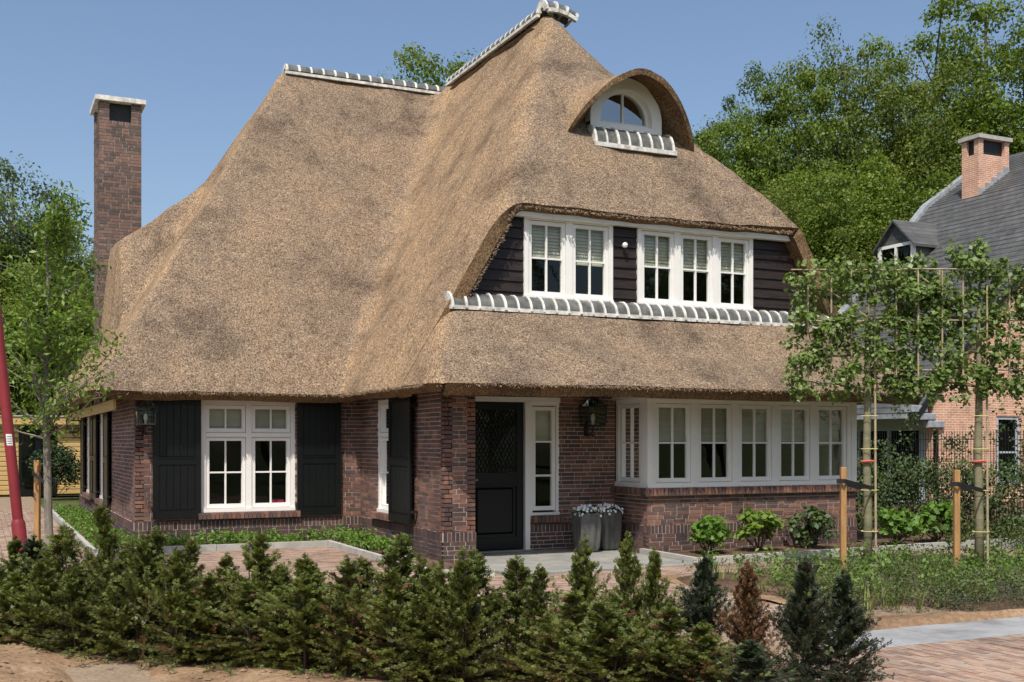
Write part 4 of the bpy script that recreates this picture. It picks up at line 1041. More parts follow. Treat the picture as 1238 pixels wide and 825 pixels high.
# ================================================================ YEW HEDGE
def yew(seed, h=.9, r=.27, n=1500, mat='yew', tips=.12, brown=0., lead=1, col_bottom=True, tight=1.0):
    """upright young yew: stem, side shoots, flat sprays of needles"""
    g = np.random.default_rng(seed); P_, Dv, MI = [], [], []
    ns = 52 + int(n / 26); mb = MB(); leaders = [(0, 0, h)] + [(g.normal() * .07, g.normal() * .07, h * g.uniform(.72, .95)) for _ in range(lead)]
    for lx, ly, lh in leaders: mb.tube([(lx * .2, ly * .2, -.03), (lx * .6, ly * .6, lh * .4), (lx, ly, lh * .97)], [.011, .008, .002], 5)
    for i in range(ns):
        lx, ly, lh = leaders[i % len(leaders)] if g.random() < .45 else leaders[0]; t = g.random() ** (1.0 if n < 4000 else .85)
        z = lh * (.05 + .9 * t); az = g.uniform(0, 6.28)
        wd = r * (np.interp(t, [0, .15, .5, .75, 1], [.85, 1.05, .9, .48, .14]) if not col_bottom else np.interp(t, [0, .15, .40, .55, .7, .85, 1], [1.0, 1.1, 1.0, .62, .36, .24, .10])) * g.uniform(.5, 1.35)
        d = np.array([math.cos(az), math.sin(az), g.uniform(.35, .95) if t > .3 else g.uniform(-.15, .6)]); d /= np.linalg.norm(d); L_ = wd / max(.35, math.hypot(d[0], d[1]))
        p0 = np.array([lx * t, ly * t, z]); k = 7; ts = np.linspace(0.1, 1, k); pts = [p0 + d * L_ * q + np.array([0, 0, .05 * L_ * q * q]) for q in ts]
        mb.tube([p0, pts[3], pts[-1]], [.004, .003, .0012], 3, cap=False)
        isb = g.random() < brown
        up_ = np.array([g.normal() * .25, g.normal() * .25, 1.]); sd_ = np.cross(d, up_); sd_ /= np.linalg.norm(sd_) + 1e-9; m_ = int(1.3 * n / ns) + 1
        for c_ in range(m_):           # twigs left and right of the shoot, in one flat spray
            q = .12 + .9 * (c_ + g.random()) / m_; sg = 1 if c_ % 2 else -1; e = d * g.uniform(.6, 1.1) + sd_ * sg * g.uniform(.5, 1.0) + up_ * g.normal() * .16; e /= np.linalg.norm(e)
            P_.append(p0 + d * L_ * q + np.array([0, 0, .05 * L_ * q * q]) + g.normal(size=3) * .005 * tight); Dv.append(e * (1.35 - .65 * q))
            MI.append(2 if (isb or g.random() < brown * .3) else (1 if (q > .8 and t > .3 and g.random() < tips * 4) or g.random() < tips * .3 else 0))
    # a clear shoot on every leader
    for lx, ly, lh in leaders:
        for _ in range(46):
            t = g.random(); P_.append(np.array([lx, ly, lh * (.78 + .24 * t)])); e = np.array([g.normal(), g.normal(), g.uniform(.2, 1.3)]); e /= np.linalg.norm(e); Dv.append(e * (1.15 - .5 * t)); MI.append(1 if g.random() < tips * 3 else 0)
    P_, Dv, MI = np.array(P_), np.array(Dv), np.array(MI); n_ = len(P_); ln = g.uniform(.026, .054, (n_, 1)) * np.linalg.norm(Dv, axis=1, keepdims=True)
    Dn = Dv / np.linalg.norm(Dv, axis=1, keepdims=True); side_ = np.cross(Dn, g.normal(size=(n_, 3))); side_ /= np.linalg.norm(side_, axis=1, keepdims=True)
    V = []; NN = 7
    for k in range(NN):                    # needles alternately left and right of the twig
        t = (k + .5) / NN; sgn = 1 if k % 2 else -1; b = P_ + Dn * ln * t; e = side_ * sgn * .8 + Dn * .65; e /= np.linalg.norm(e, axis=1, keepdims=True)
        l_ = g.uniform(.014, .026, (n_, 1)) * (1.15 - .4 * t); wv = np.cross(e, np.cross(Dn, side_)) ; wv /= np.linalg.norm(wv, axis=1, keepdims=True); wv *= .0044
        V.append(np.stack([b - wv * .6, b + e * l_ * .6 - wv, b + e * l_, b + e * l_ * .5 + wv], 1))
    V = np.stack(V, 1).reshape(-1, 3); mi = np.repeat(MI, NN)
    return mb.mesh('stem', M['stem']), leaves_mesh('foliage', V, [M[mat], M['yew_tip'], M['yew_brown']], mi)
YP = [yew(20, 1.0, .33, 2300, tips=.10, lead=2), yew(21, 1.0, .30, 2300, tips=.2, brown=.0, lead=1), yew(22, 1.0, .35, 2400, tips=.12, brown=.03, lead=3),
      yew(23, 1.0, .31, 2200, tips=.14, lead=2), yew(24, 1.0, .32, 2300, mat='yew_dark', tips=.05, brown=.0, lead=2), yew(25, 1.0, .34, 2300, tips=.12, brown=.13, lead=2)]
YD = [yew(30, 1.0, .31, 4600, mat='yew_dark', tips=.02, lead=0, col_bottom=True, tight=1.2), yew(31, 1.0, .31, 4600, mat='yew_dark', tips=.015, brown=.03, lead=1, tight=1.2)]
YB = yew(32, 1.0, .29, 4200, mat='yew_brown', tips=.0, brown=.5, lead=0, tight=1.2)
def put_yew(pr, x, y, s, sz, label, group, cat='yew shrub'):
    r = tag(empty('yew_shrub', (x, y, 0), rnd.uniform(0, 6.28)), label, cat, group); r.scale = (s, s, sz)
    r.rotation_euler = (rnd.uniform(-.05, .05), rnd.uniform(-.05, .05), rnd.uniform(0, 6.28))
    link('stem', pr[0], r); link('foliage', pr[1], r)
def yew_label(p, off, k):
    D = p[0] * .4258 + p[1] * .9048; u = 619 + 1368 * (p[0] * .9048 - p[1] * .4258) / D; look = ('green', 'bright-tipped', 'three-leadered', 'open', 'dark', 'half-browned')[k]
    for lim, mark in ((0, 'beyond the left edge of the photo'), (45, 'around the red pole'), (110, 'below the young street tree'), (185, 'below the left house corner'), (240, 'below the left shutter'), (300, 'below the left half of the cross window'), (357, 'below the right half of the cross window'),
                      (411, 'below the right shutter'), (465, 'below the inner wall corner'), (524, 'below the return wall shutter'), (573, 'below the brick corner pier'), (640, 'below the front door')):
        if u < lim: return '%s young yew, hedge %s row, %s' % (look, 'back' if off > .2 else 'front', mark)
    return '%s young yew, hedge %s row, below the flower pots' % (look, 'back' if off > .2 else 'front')
def hp(al, off): return HA + hd_ * al + hn * off
HG = 'young yews of the front hedge'
Ltot = np.linalg.norm(HB_ - HA); al = 0.1; i = 0
while al < Ltot - 2.55:
    for off, hh in ((-.10, .80), (.26, 1.02 if al < 5.6 else .88)):
        p = hp(al + (.15 if off > .2 else 0) + rnd.uniform(-.06, .06), off + rnd.uniform(-.06, .06))
        k = rnd.choice([0, 1, 3, 4, 2, 0, 1] if al < 5.5 else [5, 2, 5, 3, 1, 2]) 
        put_yew(YP[k], p[0], p[1], rnd.uniform(.76, 1.02), hh * rnd.uniform(.76, 1.16), yew_label(p, off, k), HG)
    al += .30; i += 1
# yews in the right half of the row, one by one
def ux(u, D): return pol(u, D)
for u, D, pr, h_, s_, lb in ((757, 7.75, YP[1], 1.0, .95, 'slim green yew with spreading side shoots, just left of the dark cone-shaped yew'),
                             (706, 7.9, YP[3], .98, 1.0, 'green yew with a long leader, in front of the stone terrace'),
                             (800, 7.6, YP[1], .92, .85, 'thin green yew with a bare top, leaning on the dark cone-shaped yew'),
                             (850, 7.35, YD[0], .90, .98, 'dark blue-green cone-shaped yew left of the rust-brown one'),
                             (907, 7.15, YB, .88, .90, 'dead rust-brown yew, narrow and pointed'),
                             (968, 7.05, YD[1], .92, 1.02, 'dark yew with a thin brown tip, right of the rust-brown one'),
                             (1022, 7.1, YD[0], .82, .95, 'dark yew at the right end of the hedge'),
                             (742, 7.3, YP[5], .60, 1.0, 'low yew with browned branches in front of the slim green yews'),
                             (800, 7.0, YP[5], .58, 1.05, 'low browned yew at the bottom edge, left of the rust-brown one'),
                             (655, 7.7, YP[0], .80, 1.0, 'green yew with several short leaders, in front of the front door'),
                             (728, 7.0, YP[2], .60, 1.0, 'low bushy yew at the bottom edge below the slim green yews'),
                             (850, 6.9, YP[5], .50, .95, 'low browned yew at the foot of the dark cone-shaped yew'),
                             (905, 6.75, YP[4], .42, .9, 'low dark yew at the foot of the rust-brown one'),
                             (690, 7.4, YP[5], .62, 1.05, 'low half-brown yew in the middle of the hedge foot')):
    x, y = ux(u, D); put_yew(pr, x, y, s_ * (.70 if h_ > .7 else 1.0), h_ * (1.0 if h_ > .7 else 1.1), lb, None)

# ================================================================ LOW PLANTS
def tufts(name, areas, n, mat, kind, h=(.12, .3), blade=.012, label=None, cat=None):
    """grass or stems: thin upright blades"""
    P_ = []
    for _ in range(n):
        x0, x1, y0, y1 = areas[rnd.randrange(len(areas))]; P_.append((rnd.uniform(x0, x1), rnd.uniform(y0, y1)))
    V = []
    for x, y in P_:
        m_ = rnd.randint(9, 18); hh = rnd.uniform(*h)
        for _ in range(m_):
            az = rnd.uniform(0, 6.28); l_ = hh * rnd.uniform(.6, 1.15); sp = rnd.uniform(.2, .75) * l_; bx, by = x + rnd.gauss(0, .02), y + rnd.gauss(0, .02)
            wx, wy = -math.sin(az) * blade * .5, math.cos(az) * blade * .5
            mx, my = bx + math.cos(az) * sp * .4, by + math.sin(az) * sp * .4; ex, ey = bx + math.cos(az) * sp, by + math.sin(az) * sp
            z1, z2 = l_ * .62, l_ * .88
            V += [(bx - wx, by - wy, .02), (bx + wx, by + wy, .02), (mx + wx, my + wy, z1), (mx - wx, my - wy, z1), (mx - wx, my - wy, z1), (mx + wx, my + wy, z1), (ex + wx * .2, ey + wy * .2, z2), (ex - wx * .2, ey - wy * .2, z2)]
    o = link(name, leaves_mesh(name, np.array(V), M[mat])); tag(o, label, cat, None, kind); return o
def carpet(name, area, n, mat, h=(.05, .25), size=.04, clump=.16, per=26, label=None, cat='ground cover', inside=None):
    C = []
    while len(C) < n:
        x, y = rnd.uniform(*area[:2]), rnd.uniform(*area[2:])
        if inside and not inside(x, y): continue
        C.append((x, y, rnd.uniform(*h)))
    C = np.array(C); R = rng.uniform(.6, 1.2, len(C)) * clump; Pn, d = clump_points(C, R, per, .9); Pn[:, 2] = np.abs(Pn[:, 2]) + .02
    o = link(name, leaves_mesh(name, leaf_verts(Pn, size, .5, .8), M[mat])); tag(o, label, cat, None, 'stuff'); return o
inb = lambda x, y: 7.45 < x < 15.3 and y > 7.95
carpet('ground_cover', (7.5, 13.5, 8.0, 9.6), 420, 'leaf_herb', (.05, .28), .038, .14, 34, label='low grey green herbs along the front of the right bed')
carpet('ground_cover', (7.5, 15, 9.3, 11.5), 300, 'leaf_herb', (.04, .28), .042, .17, 30, label='taller green herbs around the two pleached trees')
carpet('heather', (8.1, 13.5, 7.72, 9.6), 520, 'heather', (.03, .16), .022, .13, 60, label='greyish heather tufts behind the concrete strip')
carpet('ground_cover', (7.7, 15, 8.3, 11.4), 130, 'leaf_lush', (.1, .32), .06, .16, 30, label='brighter green leafy weeds in the right bed')
tufts('grass', [(7.45, 9.2, 8.2, 9.4), (7.5, 8.2, 9.4, 11)], 38, 'grass', 'stuff', (.14, .30), .008, 'pale yellow green grass tufts at the corner of the bed', 'grass')
tufts('herb_stems', [(7.8, 14.5, 8.3, 11.3)], 150, 'leaf_herb', 'stuff', (.12, .34), .008, 'thin upright herb stems in the right bed', 'ground cover')
# strip of weeds between hedge and path
hedge_in = lambda x, y: .30 < side(x, y) < 1.15 and y > 6.6 + 0 * x and x < 4.3
carpet('ground_cover', (-2, 5.8, 5.6, 13.5), 420, 'leaf_lush', (.03, .22), .04, .13, 26, label='fresh green weeds growing behind the yew hedge', inside=hedge_in)
carpet('ground_cover', (-2.5, 5.8, 5.6, 14), 420, 'leaf_lush', (.12, .46), .036, .12, 30, label='tall light green weeds showing between the yews', inside=lambda x, y: .4 < side(x, y) < 1.5 and x < 4.4 and y > 6.4)
carpet('ground_cover', (-2, 5.8, 5.6, 13.5), 300, 'leaf_herb', (.05, .34), .034, .14, 28, label='dull green weeds growing behind the yew hedge', inside=hedge_in)
carpet('ground_cover', (1.56, 2.12, 17.6, 28), 200, 'leaf_lush', (.03, .16), .06, .12, 22, label='bright ground cover along the left side wall')
carpet('ground_cover', (1.7, 5.65, 17.52, 18.0), 170, 'leaf_lush', (.03, .20), .06, .12, 22, label='bright ground cover under the cross window')
carpet('ground_cover', (5.1, 5.66, 15.4, 17.4), 60, 'leaf_lush', (.04, .2), .06, .12, 22, label='low bright shrubs at the foot of the return wall')
carpet('ground_cover', (13.4, 17.5, 12.2, 17), 160, 'leaf_herb', (.05, .3), .06, .2, 26, label='green plants between the bay and the ivy hedge')
carpet('weeds', (-1.0, 3.0, 6.5, 10.5), 34, 'leaf_herb', (.0, .05), .03, .07, 22, label='small weeds at the foot of the hedge', inside=lambda x, y: -.55 < side(x, y) < -.2)
tufts('grass', [(.9, 1.5, 8.9, 9.4), (2.2, 2.7, 7.6, 8.0)], 7, 'grass', 'stuff', (.15, .3), .009, 'small grass tufts at the foot of the hedge', 'grass')

def bush(r, h, n, lsize, mat, seed, aspect=.8, name='garden_shrub'):
    global rng; keep = rng; rng = np.random.default_rng(seed); m_ = n // 30
    d = rdir(m_, .5); C = d * np.array([r, r, h * .45]) * rng.uniform(.45, .9, (m_, 1)) + np.array([0, 0, h * .52]); C[:, 2] = np.maximum(C[:, 2], .05)
    Pn, dd = clump_points(C, np.full(m_, r * .38), 30, .8); Pn[:, 2] = np.abs(Pn[:, 2])
    nr = dd * .6 + rdir(len(Pn), .9); nr /= np.linalg.norm(nr, axis=1, keepdims=True); V = leaf_verts(Pn, lsize, aspect, nrm=nr)
    mb = MB(); [limb(mb, (0, 0, 0), C[i], .008, .003, .08, 4, 4) for i in range(0, m_, max(1, m_ // 9))]; rng = keep
    return mb.mesh('stem', M['stem']), leaves_mesh('foliage', V, M[mat])
B1, B2, B3 = bush(.27, .46, 520, .085, 'leaf_lush', 41), bush(.27, .5, 520, .085, 'leaf_young', 42), bush(.3, .5, 700, .07, 'leaf_hedge', 43)
def put(protos, x, y, s, label, cat='shrub', group=None, name='garden_shrub'):
    r = tag(empty(name, (x, y, .02), rnd.uniform(0, 6.28)), label, cat, group); r.scale = (s, s, s); link('stem', protos[0], r); link('foliage', protos[1], r); return r
put(B1, 9.62, 13.75, 1.2, 'bright lime green leafy shrub below the bay window, nearest the flower pots')
put(B2, 10.52, 13.7, 1.3, 'mid green leafy shrub below the middle of the bay window')
put(B3, 11.5, 13.7, 1.25, 'dark green shrub below the right end of the bay window')
put(B1, 13.0, 13.5, 1.3, 'light green broad-leaved shrub just right of the bay, behind the staked tree trunk')
put(B1, 14.1, 13.7, 1.5, 'light green broad-leaved shrub against the foot of the ivy hedge')
put(B2, 5.3, 16.4, .55, 'low light green shrub at the foot of the return wall, nearest the inner corner')
put(B2, 5.35, 15.7, .5, 'low light green shrub below the shutter of the return wall')
B4 = bush(.8, 1.7, 4200, .085, 'leaf_dark', 44)
for x, y, s, l in ((.55, 36.7, 3.0, 'dark evergreen bush in front of the shed at the left edge'), (2.05, 35.9, 3.2, 'dark evergreen bush against the yellow shed, beside the house wall')):
    put(B4, x - (1.6 if s == 3.0 else 0), y, .95, l, 'bush', None, 'evergreen_bush')

# ================================================================ FLOWER POTS
def pot(x, y, label, rz=0):
    root = tag(empty('planter', (x, y, .036), rz), label, 'planter', None)
    V = []; prof = [(.10, 0), (.135, .02), (.158, .08), (.172, .20), (.180, .38), (.182, .56), (.182, .575), (.165, .575), (.162, .50)]
    mb = MB(); mb.lathe((0, 0, 0), prof, 24, sq=7.0); mb.build('pot', M['zinc_pot'], root, smooth='a')
    MB().lathe((0, 0, .50), [(.155, 0), (.155, .02)], 12, sq=7).build('potting_soil', M['earth'], root)
    fl = tag(empty('potted_flowers', (x, y, .036 + .52), rz), label.replace('pot', 'flowers in the pot', 1) if False else None, 'flowers', None)
    n = 420; Pn = np.stack([rng.uniform(-.18, .18, n), rng.uniform(-.18, .18, n), rng.uniform(.0, .11, n)], -1)
    link('foliage', leaves_mesh('foliage', leaf_verts(Pn, .045, .6, .8), M['leaf_hedge']), fl)
    pet = MB(); k = 0
    for i in range(85):
        cx, cy = rnd.uniform(-.185, .185), rnd.uniform(-.2, .185); cz = .09 + rnd.uniform(0, .09) - max(abs(cx), abs(cy)) ** 2 * 2.2
        tl = Vector((cx * 2.2 + rnd.gauss(0, .3), cy * 2.2 - 1.3 + rnd.gauss(0, .35), .8)).normalized(); qn = tl.to_track_quat('Z', 'Y')
        r = rnd.uniform(.013, .021)
        for j in range(5):
            a = j * 1.2566 + rnd.uniform(-.1, .1)
            pts = [(0, 0, 0), (r * math.cos(a - .62), r * math.sin(a - .62), .004), (r * 1.2 * math.cos(a), r * 1.2 * math.sin(a), .001), (r * math.cos(a + .62), r * math.sin(a + .62), .004)]
            pet.add([Vector((cx, cy, cz)) + qn @ Vector(p) for p in pts], [(0, 1, 2, 3)])
    pet.build('blossom', M['petal'], fl, kind='stuff'); return root, fl
r_, f_ = pot(8.10, 14.62, 'tall square zinc planter on the terrace, nearer the door, with white flowers in it'); f_['label'] = 'white flowering plants filling the planter nearer the door'
r_, f_ = pot(8.54, 14.78, 'tall square zinc planter on the terrace, tucked against the bay corner'); f_['label'] = 'white flowering plants filling the planter against the bay corner'

# ================================================================ PLEACHED TREES
def pleached(x, y, label, seed, w_=.98):
    global rng; keep = rng; rng = np.random.default_rng(seed); ang = math.atan2(-.4258, .9048) * .9
    root = tag(empty('pleached_tree', (x, y, .02), ang), label, 'tree', None)
    tr = MB(); tp = [(0, 0, -.02), (.012, .01, .7), (-.01, 0, 1.5), (.01, .01, 2.35), (0, 0, 3.1), (.02, 0, 3.7)]
    tr.tube(tp, [.057, .051, .047, .040, .028, .011], 12)
    zs = [2.42, 2.85, 3.22, 3.58]
    for z in zs:
        for sg in (-1, 1):
            limb(tr, (0, 0, z - .12), (sg * w_ * .95, rng.normal() * .03, z + rng.uniform(-.05, .08)), .018, .006, .05, 7, 5)
            for _ in range(4):
                xx = sg * rng.uniform(.15, w_); limb(tr, (xx, 0, z), (xx + rng.normal() * .12, rng.normal() * .12, z + rng.uniform(.2, .45)), .007, .003, .08, 4, 4)
    link('trunk', tr.mesh('trunk', M['bark_green']), root); [p.__setattr__('use_smooth', True) for p in root.children[0].data.polygons]
    C = []
    for z in zs:
        for _ in range(33): C.append((rng.uniform(-w_, w_), rng.normal() * .10, z + rng.uniform(-.18, .22)))
    for _ in range(10): C.append((rng.uniform(-w_, w_), rng.normal() * .1, 3.66 + rng.uniform(0, .12)))
    for _ in range(44): C.append((rng.uniform(-w_, w_), rng.normal() * .12, rng.uniform(2.35, 3.65)))
    for _ in range(9): C.append((rng.uniform(-w_, w_), rng.normal() * .08, 2.25 + rng.uniform(-.1, .1)))
    if seed == 52:
        for k in range(5): C.append((.02 + k * -.012, 0, 3.78 + k * .06)); C.append((-.22 - k * .02, 0, 3.75 + k * .05))
    C = np.array(C); R = rng.uniform(.07, .20, len(C)); Pn, d = clump_points(C, R, 36, .85)
    nr = d * .5 + rdir(len(Pn), .8) + np.array([0, -.3, 0]); nr /= np.linalg.norm(nr, axis=1, keepdims=True)
    V = leaf_verts(Pn, .066, .85, nrm=nr, droop=.5); link('crown', leaves_mesh('crown', V, M['leaf_plane']), root)
    # bamboo frame that trains the crown
    def cane(p, q, r=.012): MB().tube([p, q], r, 6).build('bamboo_cane', M['cane'], root)
    for i, xx in enumerate((-.80, -.5, -.24, .06, .34, .62, .9)): cane((xx * w_, -.09, 2.42 + .1 * (i % 2)), (xx * w_, -.09, 3.70 + rng.uniform(-.08, .08)), .011)
    for z in (2.5, 3.1, 3.72): cane((-w_, -.035, z), (w_, -.035, z + .01), .009)
    cane((-.8 * w_, -.06, 3.65), (.9 * w_, -.06, 2.55), .009)
    MB().tube([(.085, -.055, 0), (.075, -.05, 2.5)], .014, 7).build('bamboo_cane', M['cane'], root)
    for z in (.55, 1.05, 1.55, 1.95):
        MB().tube([(.1 * math.cos(t) * 1.0 + .02, .1 * math.sin(t) * .85 - .01, z) for t in np.linspace(0, 6.283, 15)], .0045, 4).build('tree_tie', M['yellow_tie'], root)
    MB().tube([(.073 * math.cos(t), .073 * math.sin(t), 1.40 + .004 * math.sin(3 * t)) for t in np.linspace(math.pi, 2 * math.pi, 9)], .016, 6).build('red_mark', M['red_mark'], root)
    rng = keep; return root
P1 = (9.78, 10.62); P2 = (10.96, 10.0)
pleached(*P1, 'pleached tree with flat trained crown on a green trunk, in front of the bay corner', 51, .95)
pleached(*P2, 'flat-crowned pleached tree in front of the orange brick wall at the right', 52, .98)
def stake(x, y, top, tx, ty, label, lab2):
    rt_ = tag(empty('tree_stake', (x, y, 0)), label, 'stake', None)
    MB().bevbox(Fr((0, 0), (.9048, -.4258), (-.4258, -.9048)), -.033, .033, -.033, .033, -.1, top, .006).build('post', M['timber'], rt_)
    st_o = MB(); d = Vector((tx - x, ty - y, 0)); n = Vector((-d.y, d.x, 0)).normalized()
    z1, z2 = top - .16, top - .27
    for sg in (-1, 1):
        a, b = Vector((0, 0, z1)) - d * .10 + n * .045 * sg, Vector((d.x, d.y, z2)) + n * .07 * sg
        st_o.add([a + Vector((0, 0, -.025)), b + Vector((0, 0, -.025)), b + Vector((0, 0, .025)), a + Vector((0, 0, .025))] + [q + n * .006 * sg for q in (a + Vector((0, 0, -.025)), b + Vector((0, 0, -.025)), b + Vector((0, 0, .025)), a + Vector((0, 0, .025)))],
                 [(0, 1, 2, 3), (7, 6, 5, 4), (0, 4, 5, 1), (3, 2, 6, 7), (0, 3, 7, 4), (1, 5, 6, 2)])
    st_o.box(Fr((-d.x * .1, -d.y * .1), tuple(n)[:2], tuple(d.normalized())[:2]), -.045, .045, -.006, 0, z1 - .025, z1 + .025)
    st_o.build('rubber_strap', M['rubber'], rt_)
sx, sy = pol(1019.5, 13.2); stake(sx, sy, 1.36, P1[0], P1[1], 'short timber stake strapped to the left pleached tree', '')
sx, sy = pol(1156.5, 13.1); stake(sx, sy, 1.33, P2[0], P2[1], 'short timber stake strapped to the right pleached tree', '')

# ================================================================ YOUNG STREET TREE AT THE LEFT, RED POLE
def young_tree():
    global rng; keep = rng; rng = np.random.default_rng(61); x, y = pol(60.5, 14.3)
    root = tag(empty('young_tree', (x, y, 0)), 'slender young tree with fresh leaves in front of the left side of the house', 'tree', None)
    mb = MB(); tp = [(0, 0, -.05), (-.03, 0, 1.2), (-.05, 0, 2.2), (-.02, .02, 3.4), (-.05, 0, 4.6)]; mb.tube(tp, [.056, .048, .040, .022, .006], 10)
    Pn = []
    for i in range(54):
        t = rng.uniform(.36, .98); z = 4.6 * t; az = rng.uniform(0, 6.28) if i > 22 else rng.uniform(-.9, .9) - .45; L_ = rng.uniform(.55, 1.45) * (1.25 - t * .75)
        if i < 5: z = rng.uniform(1.7, 2.3); L_ = rng.uniform(.9, 1.25)
        d = np.array([math.cos(az), math.sin(az), rng.uniform(.35, 1.3)]); d /= np.linalg.norm(d); p0 = np.array([-.03, 0, z])
        pts = limb(mb, p0, p0 + d * L_, .014, .003, .08, 7, 4)
        for k in range(1, 7):
            for _ in range(13): Pn.append(pts[k] + rng.normal(size=3) * .075 + np.array([0, 0, -.02]))
            if rng.random() < .6:
                e = rng.normal(size=3); e /= np.linalg.norm(e); q = pts[k] + e * rng.uniform(.1, .28); limb(mb, pts[k], q, .004, .002, .1, 3, 3)
                for _ in range(13): Pn.append(q + rng.normal(size=3) * .07)
    Pn = np.array(Pn); Pn = Pn[(Pn[:, 2] > 2.75) | (rng.random(len(Pn)) < .32)]; link('trunk', mb.mesh('trunk', M['bark_grey']), root)
    link('crown', leaves_mesh('crown', leaf_verts(Pn, .085, .42, .5, droop=.6), M['leaf_young']), root)
    rng = keep; return x, y
tx, ty = young_tree()
sx, sy = pol(45, 14.6)
stake(sx, sy, 1.42, tx, ty, 'short timber stake tied with a dark strap to the young tree at the left', '')
px_, py_ = pol(33.3, 11.0); qx, qy = pol(-32, 11.0)
rp = tag(empty('red_pole', (px_, py_, 0)), 'leaning red metal pole rising out of the hedge at the left edge', 'pole', None)
dx_, dy_ = qx - px_, qy - py_; zt = 1.65 + (535 - 120) * 11 / 1368
lean = lambda z: (dx_ * z / zt, dy_ * z / zt, z)
MB().tube([lean(-.05), lean(zt)], .050, 18).build('pole', M['red_paint'], rp, smooth='a')
MB().tube([lean(-.05), lean(.86), lean(.9)], [.066, .066, .052], 18).build('sleeve', M['red_paint'], rp, smooth='a')
stk = MB(); zc = 1.67; c_ = Vector(lean(zc)); fw_ = -FWD
def cyl_patch(mb, z0, z1, a0, a1, r, mi=0):
    V = []; n = 7
    for z in (z0, z1):
        b = Vector(lean(z))
        for k in range(n):
            a = a0 + (a1 - a0) * k / (n - 1); V.append(b + fw_ * r * math.cos(a) + RGT * r * math.sin(a))
    mb.add(V, [(k, k + 1, n + k + 1, n + k) for k in range(n - 1)], mi)
cyl_patch(stk, 1.62, 1.73, -.15, .95, .0513); stk.build('sticker', M['sticker'], rp)
ink = MB()
for i in range(4): cyl_patch(ink, 1.635 + i * .022, 1.643 + i * .022, 0, .8, .0518)
ink.build('sticker_print', M['sticker_ink'], rp, kind='stuff')

# ================================================================ WOODEN SHED
SY = 37.5; FSH = Fr((0, SY), (1, 0), (0, -1)); shed = tag(empty('wooden_shed', (0, SY, 0)), 'flat-roofed yellow wooden shed with dark glazed doors behind the drive', 'shed')
def sb(mb, name, m, parent=None):
    o = mb.build(name, m); o.parent = parent or shed
    if parent is None: o.matrix_parent_inverse = Matrix.Translation((0, -SY, 0))
    return o
sb(MB().box(WORLD, -7, 7, SY + .03, SY + 4, 0, 2.2), 'wall', M['bark_dark'])
z = .05
while z < 2.1:
    for p, q in clip_iv(-7, 7, z, z + .13, [(1.08, 2.16, -1, 2.16)]):
        sb(MB().bevbox(FSH, p, q, -.03, rnd.uniform(-.004, .004), z + .008, z + .137, .012), 'plank', M['shed_wood'])
    z += .145
sb(MB().bevbox(FSH, -7.2, 7.2, -4.2, .28, 2.18, 2.43, .02), 'roof_edge', M['shed_wood']); sb(MB().box(FSH, -7.25, 7.25, -4.2, .31, 2.43, 2.47), 'roof_trim', M['stone'])
dr = sb(MB().box(FSH, 1.08, 2.16, -.03, .01, .02, 2.16), 'door', M['black_green'])
for p, q in ((1.12, 1.58), (1.66, 2.12)): 
    for z0, z1 in ((.2, 1.05), (1.1, 2.05)): MB().box(FSH, p + .04, q - .04, .008, .014, z0, z1).build('pane', M['glass'], dr)

# ================================================================ NEIGHBOURING BRICK HOUSE
def brick_tex(name, c1, c2, mort, scale=1.0, flipxy=False, slate=False):
    t = NT(name); g = t.n('ShaderNodeNewGeometry'); s = t.n('ShaderNodeSeparateXYZ'); t.l(g.outputs['Position'], s.inputs[0])
    cb = t.n('ShaderNodeCombineXYZ'); ad = t.n('ShaderNodeMath', operation='ADD'); t.l(s.outputs[0], ad.inputs[0]); t.l(s.outputs[1], ad.inputs[1])
    if slate: t.l(s.outputs[1], cb.inputs[0]); m_ = t.n('ShaderNodeMath', operation='MULTIPLY'); m_.inputs[1].default_value = 1.4; t.l(s.outputs[2], m_.inputs[0]); t.l(m_.outputs[0], cb.inputs[1])
    else: t.l(ad.outputs[0], cb.inputs[0]); t.l(s.outputs[2], cb.inputs[1])
    b = t.n('ShaderNodeTexBrick'); t.l(cb.outputs[0], b.inputs['Vector']); b.inputs['Scale'].default_value = 1; b.inputs['Color1'].default_value = (*c1, 1); b.inputs['Color2'].default_value = (*c2, 1); b.inputs['Mortar'].default_value = (*mort, 1)
    b.inputs['Brick Width'].default_value = .22 if not slate else .28; b.inputs['Row Height'].default_value = .0655 if not slate else .20; b.inputs['Mortar Size'].default_value = .010 if not slate else .007; b.inputs['Mortar Smooth'].default_value = .2; b.inputs['Bias'].default_value = 0
    n = t.noise(t.coord(world=True), 3, 4, .6); c = t.mix(b.outputs[0], t.ramp(n, [(.3, (.75, .72, .7)), (.65, (1.1, 1.08, 1.05))]), 1, 'MULTIPLY')
    bp = t.bump(b.outputs[1], .6, .01); bp.node.invert = True; t.bsdf(c, .85 if not slate else .55, bp, .2 if not slate else .45); return t.mat
M['nb_brick'] = brick_tex('orange_neighbour_brick', (.62, .31, .20), (.52, .26, .17), (.66, .56, .46))
M['slate'] = brick_tex('grey_roof_slate', (.075, .078, .080), (.105, .107, .105), (.03, .03, .032), slate=True)
NY = 22.4; nb = tag(empty('brick_house', (22.9, NY, 0)), 'neighbouring orange brick house with steep grey slate roof and small dormer', 'house')
def nbp(mb, name, m, parent=None, kind=None):
    o = mb.build(name, m, kind=kind); o.parent = parent or nb
    if parent is None: o.matrix_parent_inverse = Matrix.Translation((-22.9, -NY, 0))
    return o
FN = Fr((0, NY), (1, 0), (0, -1)); NS = 1.04; XK = 29.1; zsl = lambda x: 2.72 + NS * (min(x, XK) - 22.5) + .66 * max(x - XK, 0); XR = 32.0; NB2 = 28.7
zr_ = zsl(XR)
mb = MB(); WN = (25.22, 26.1, -.2, 2.36)
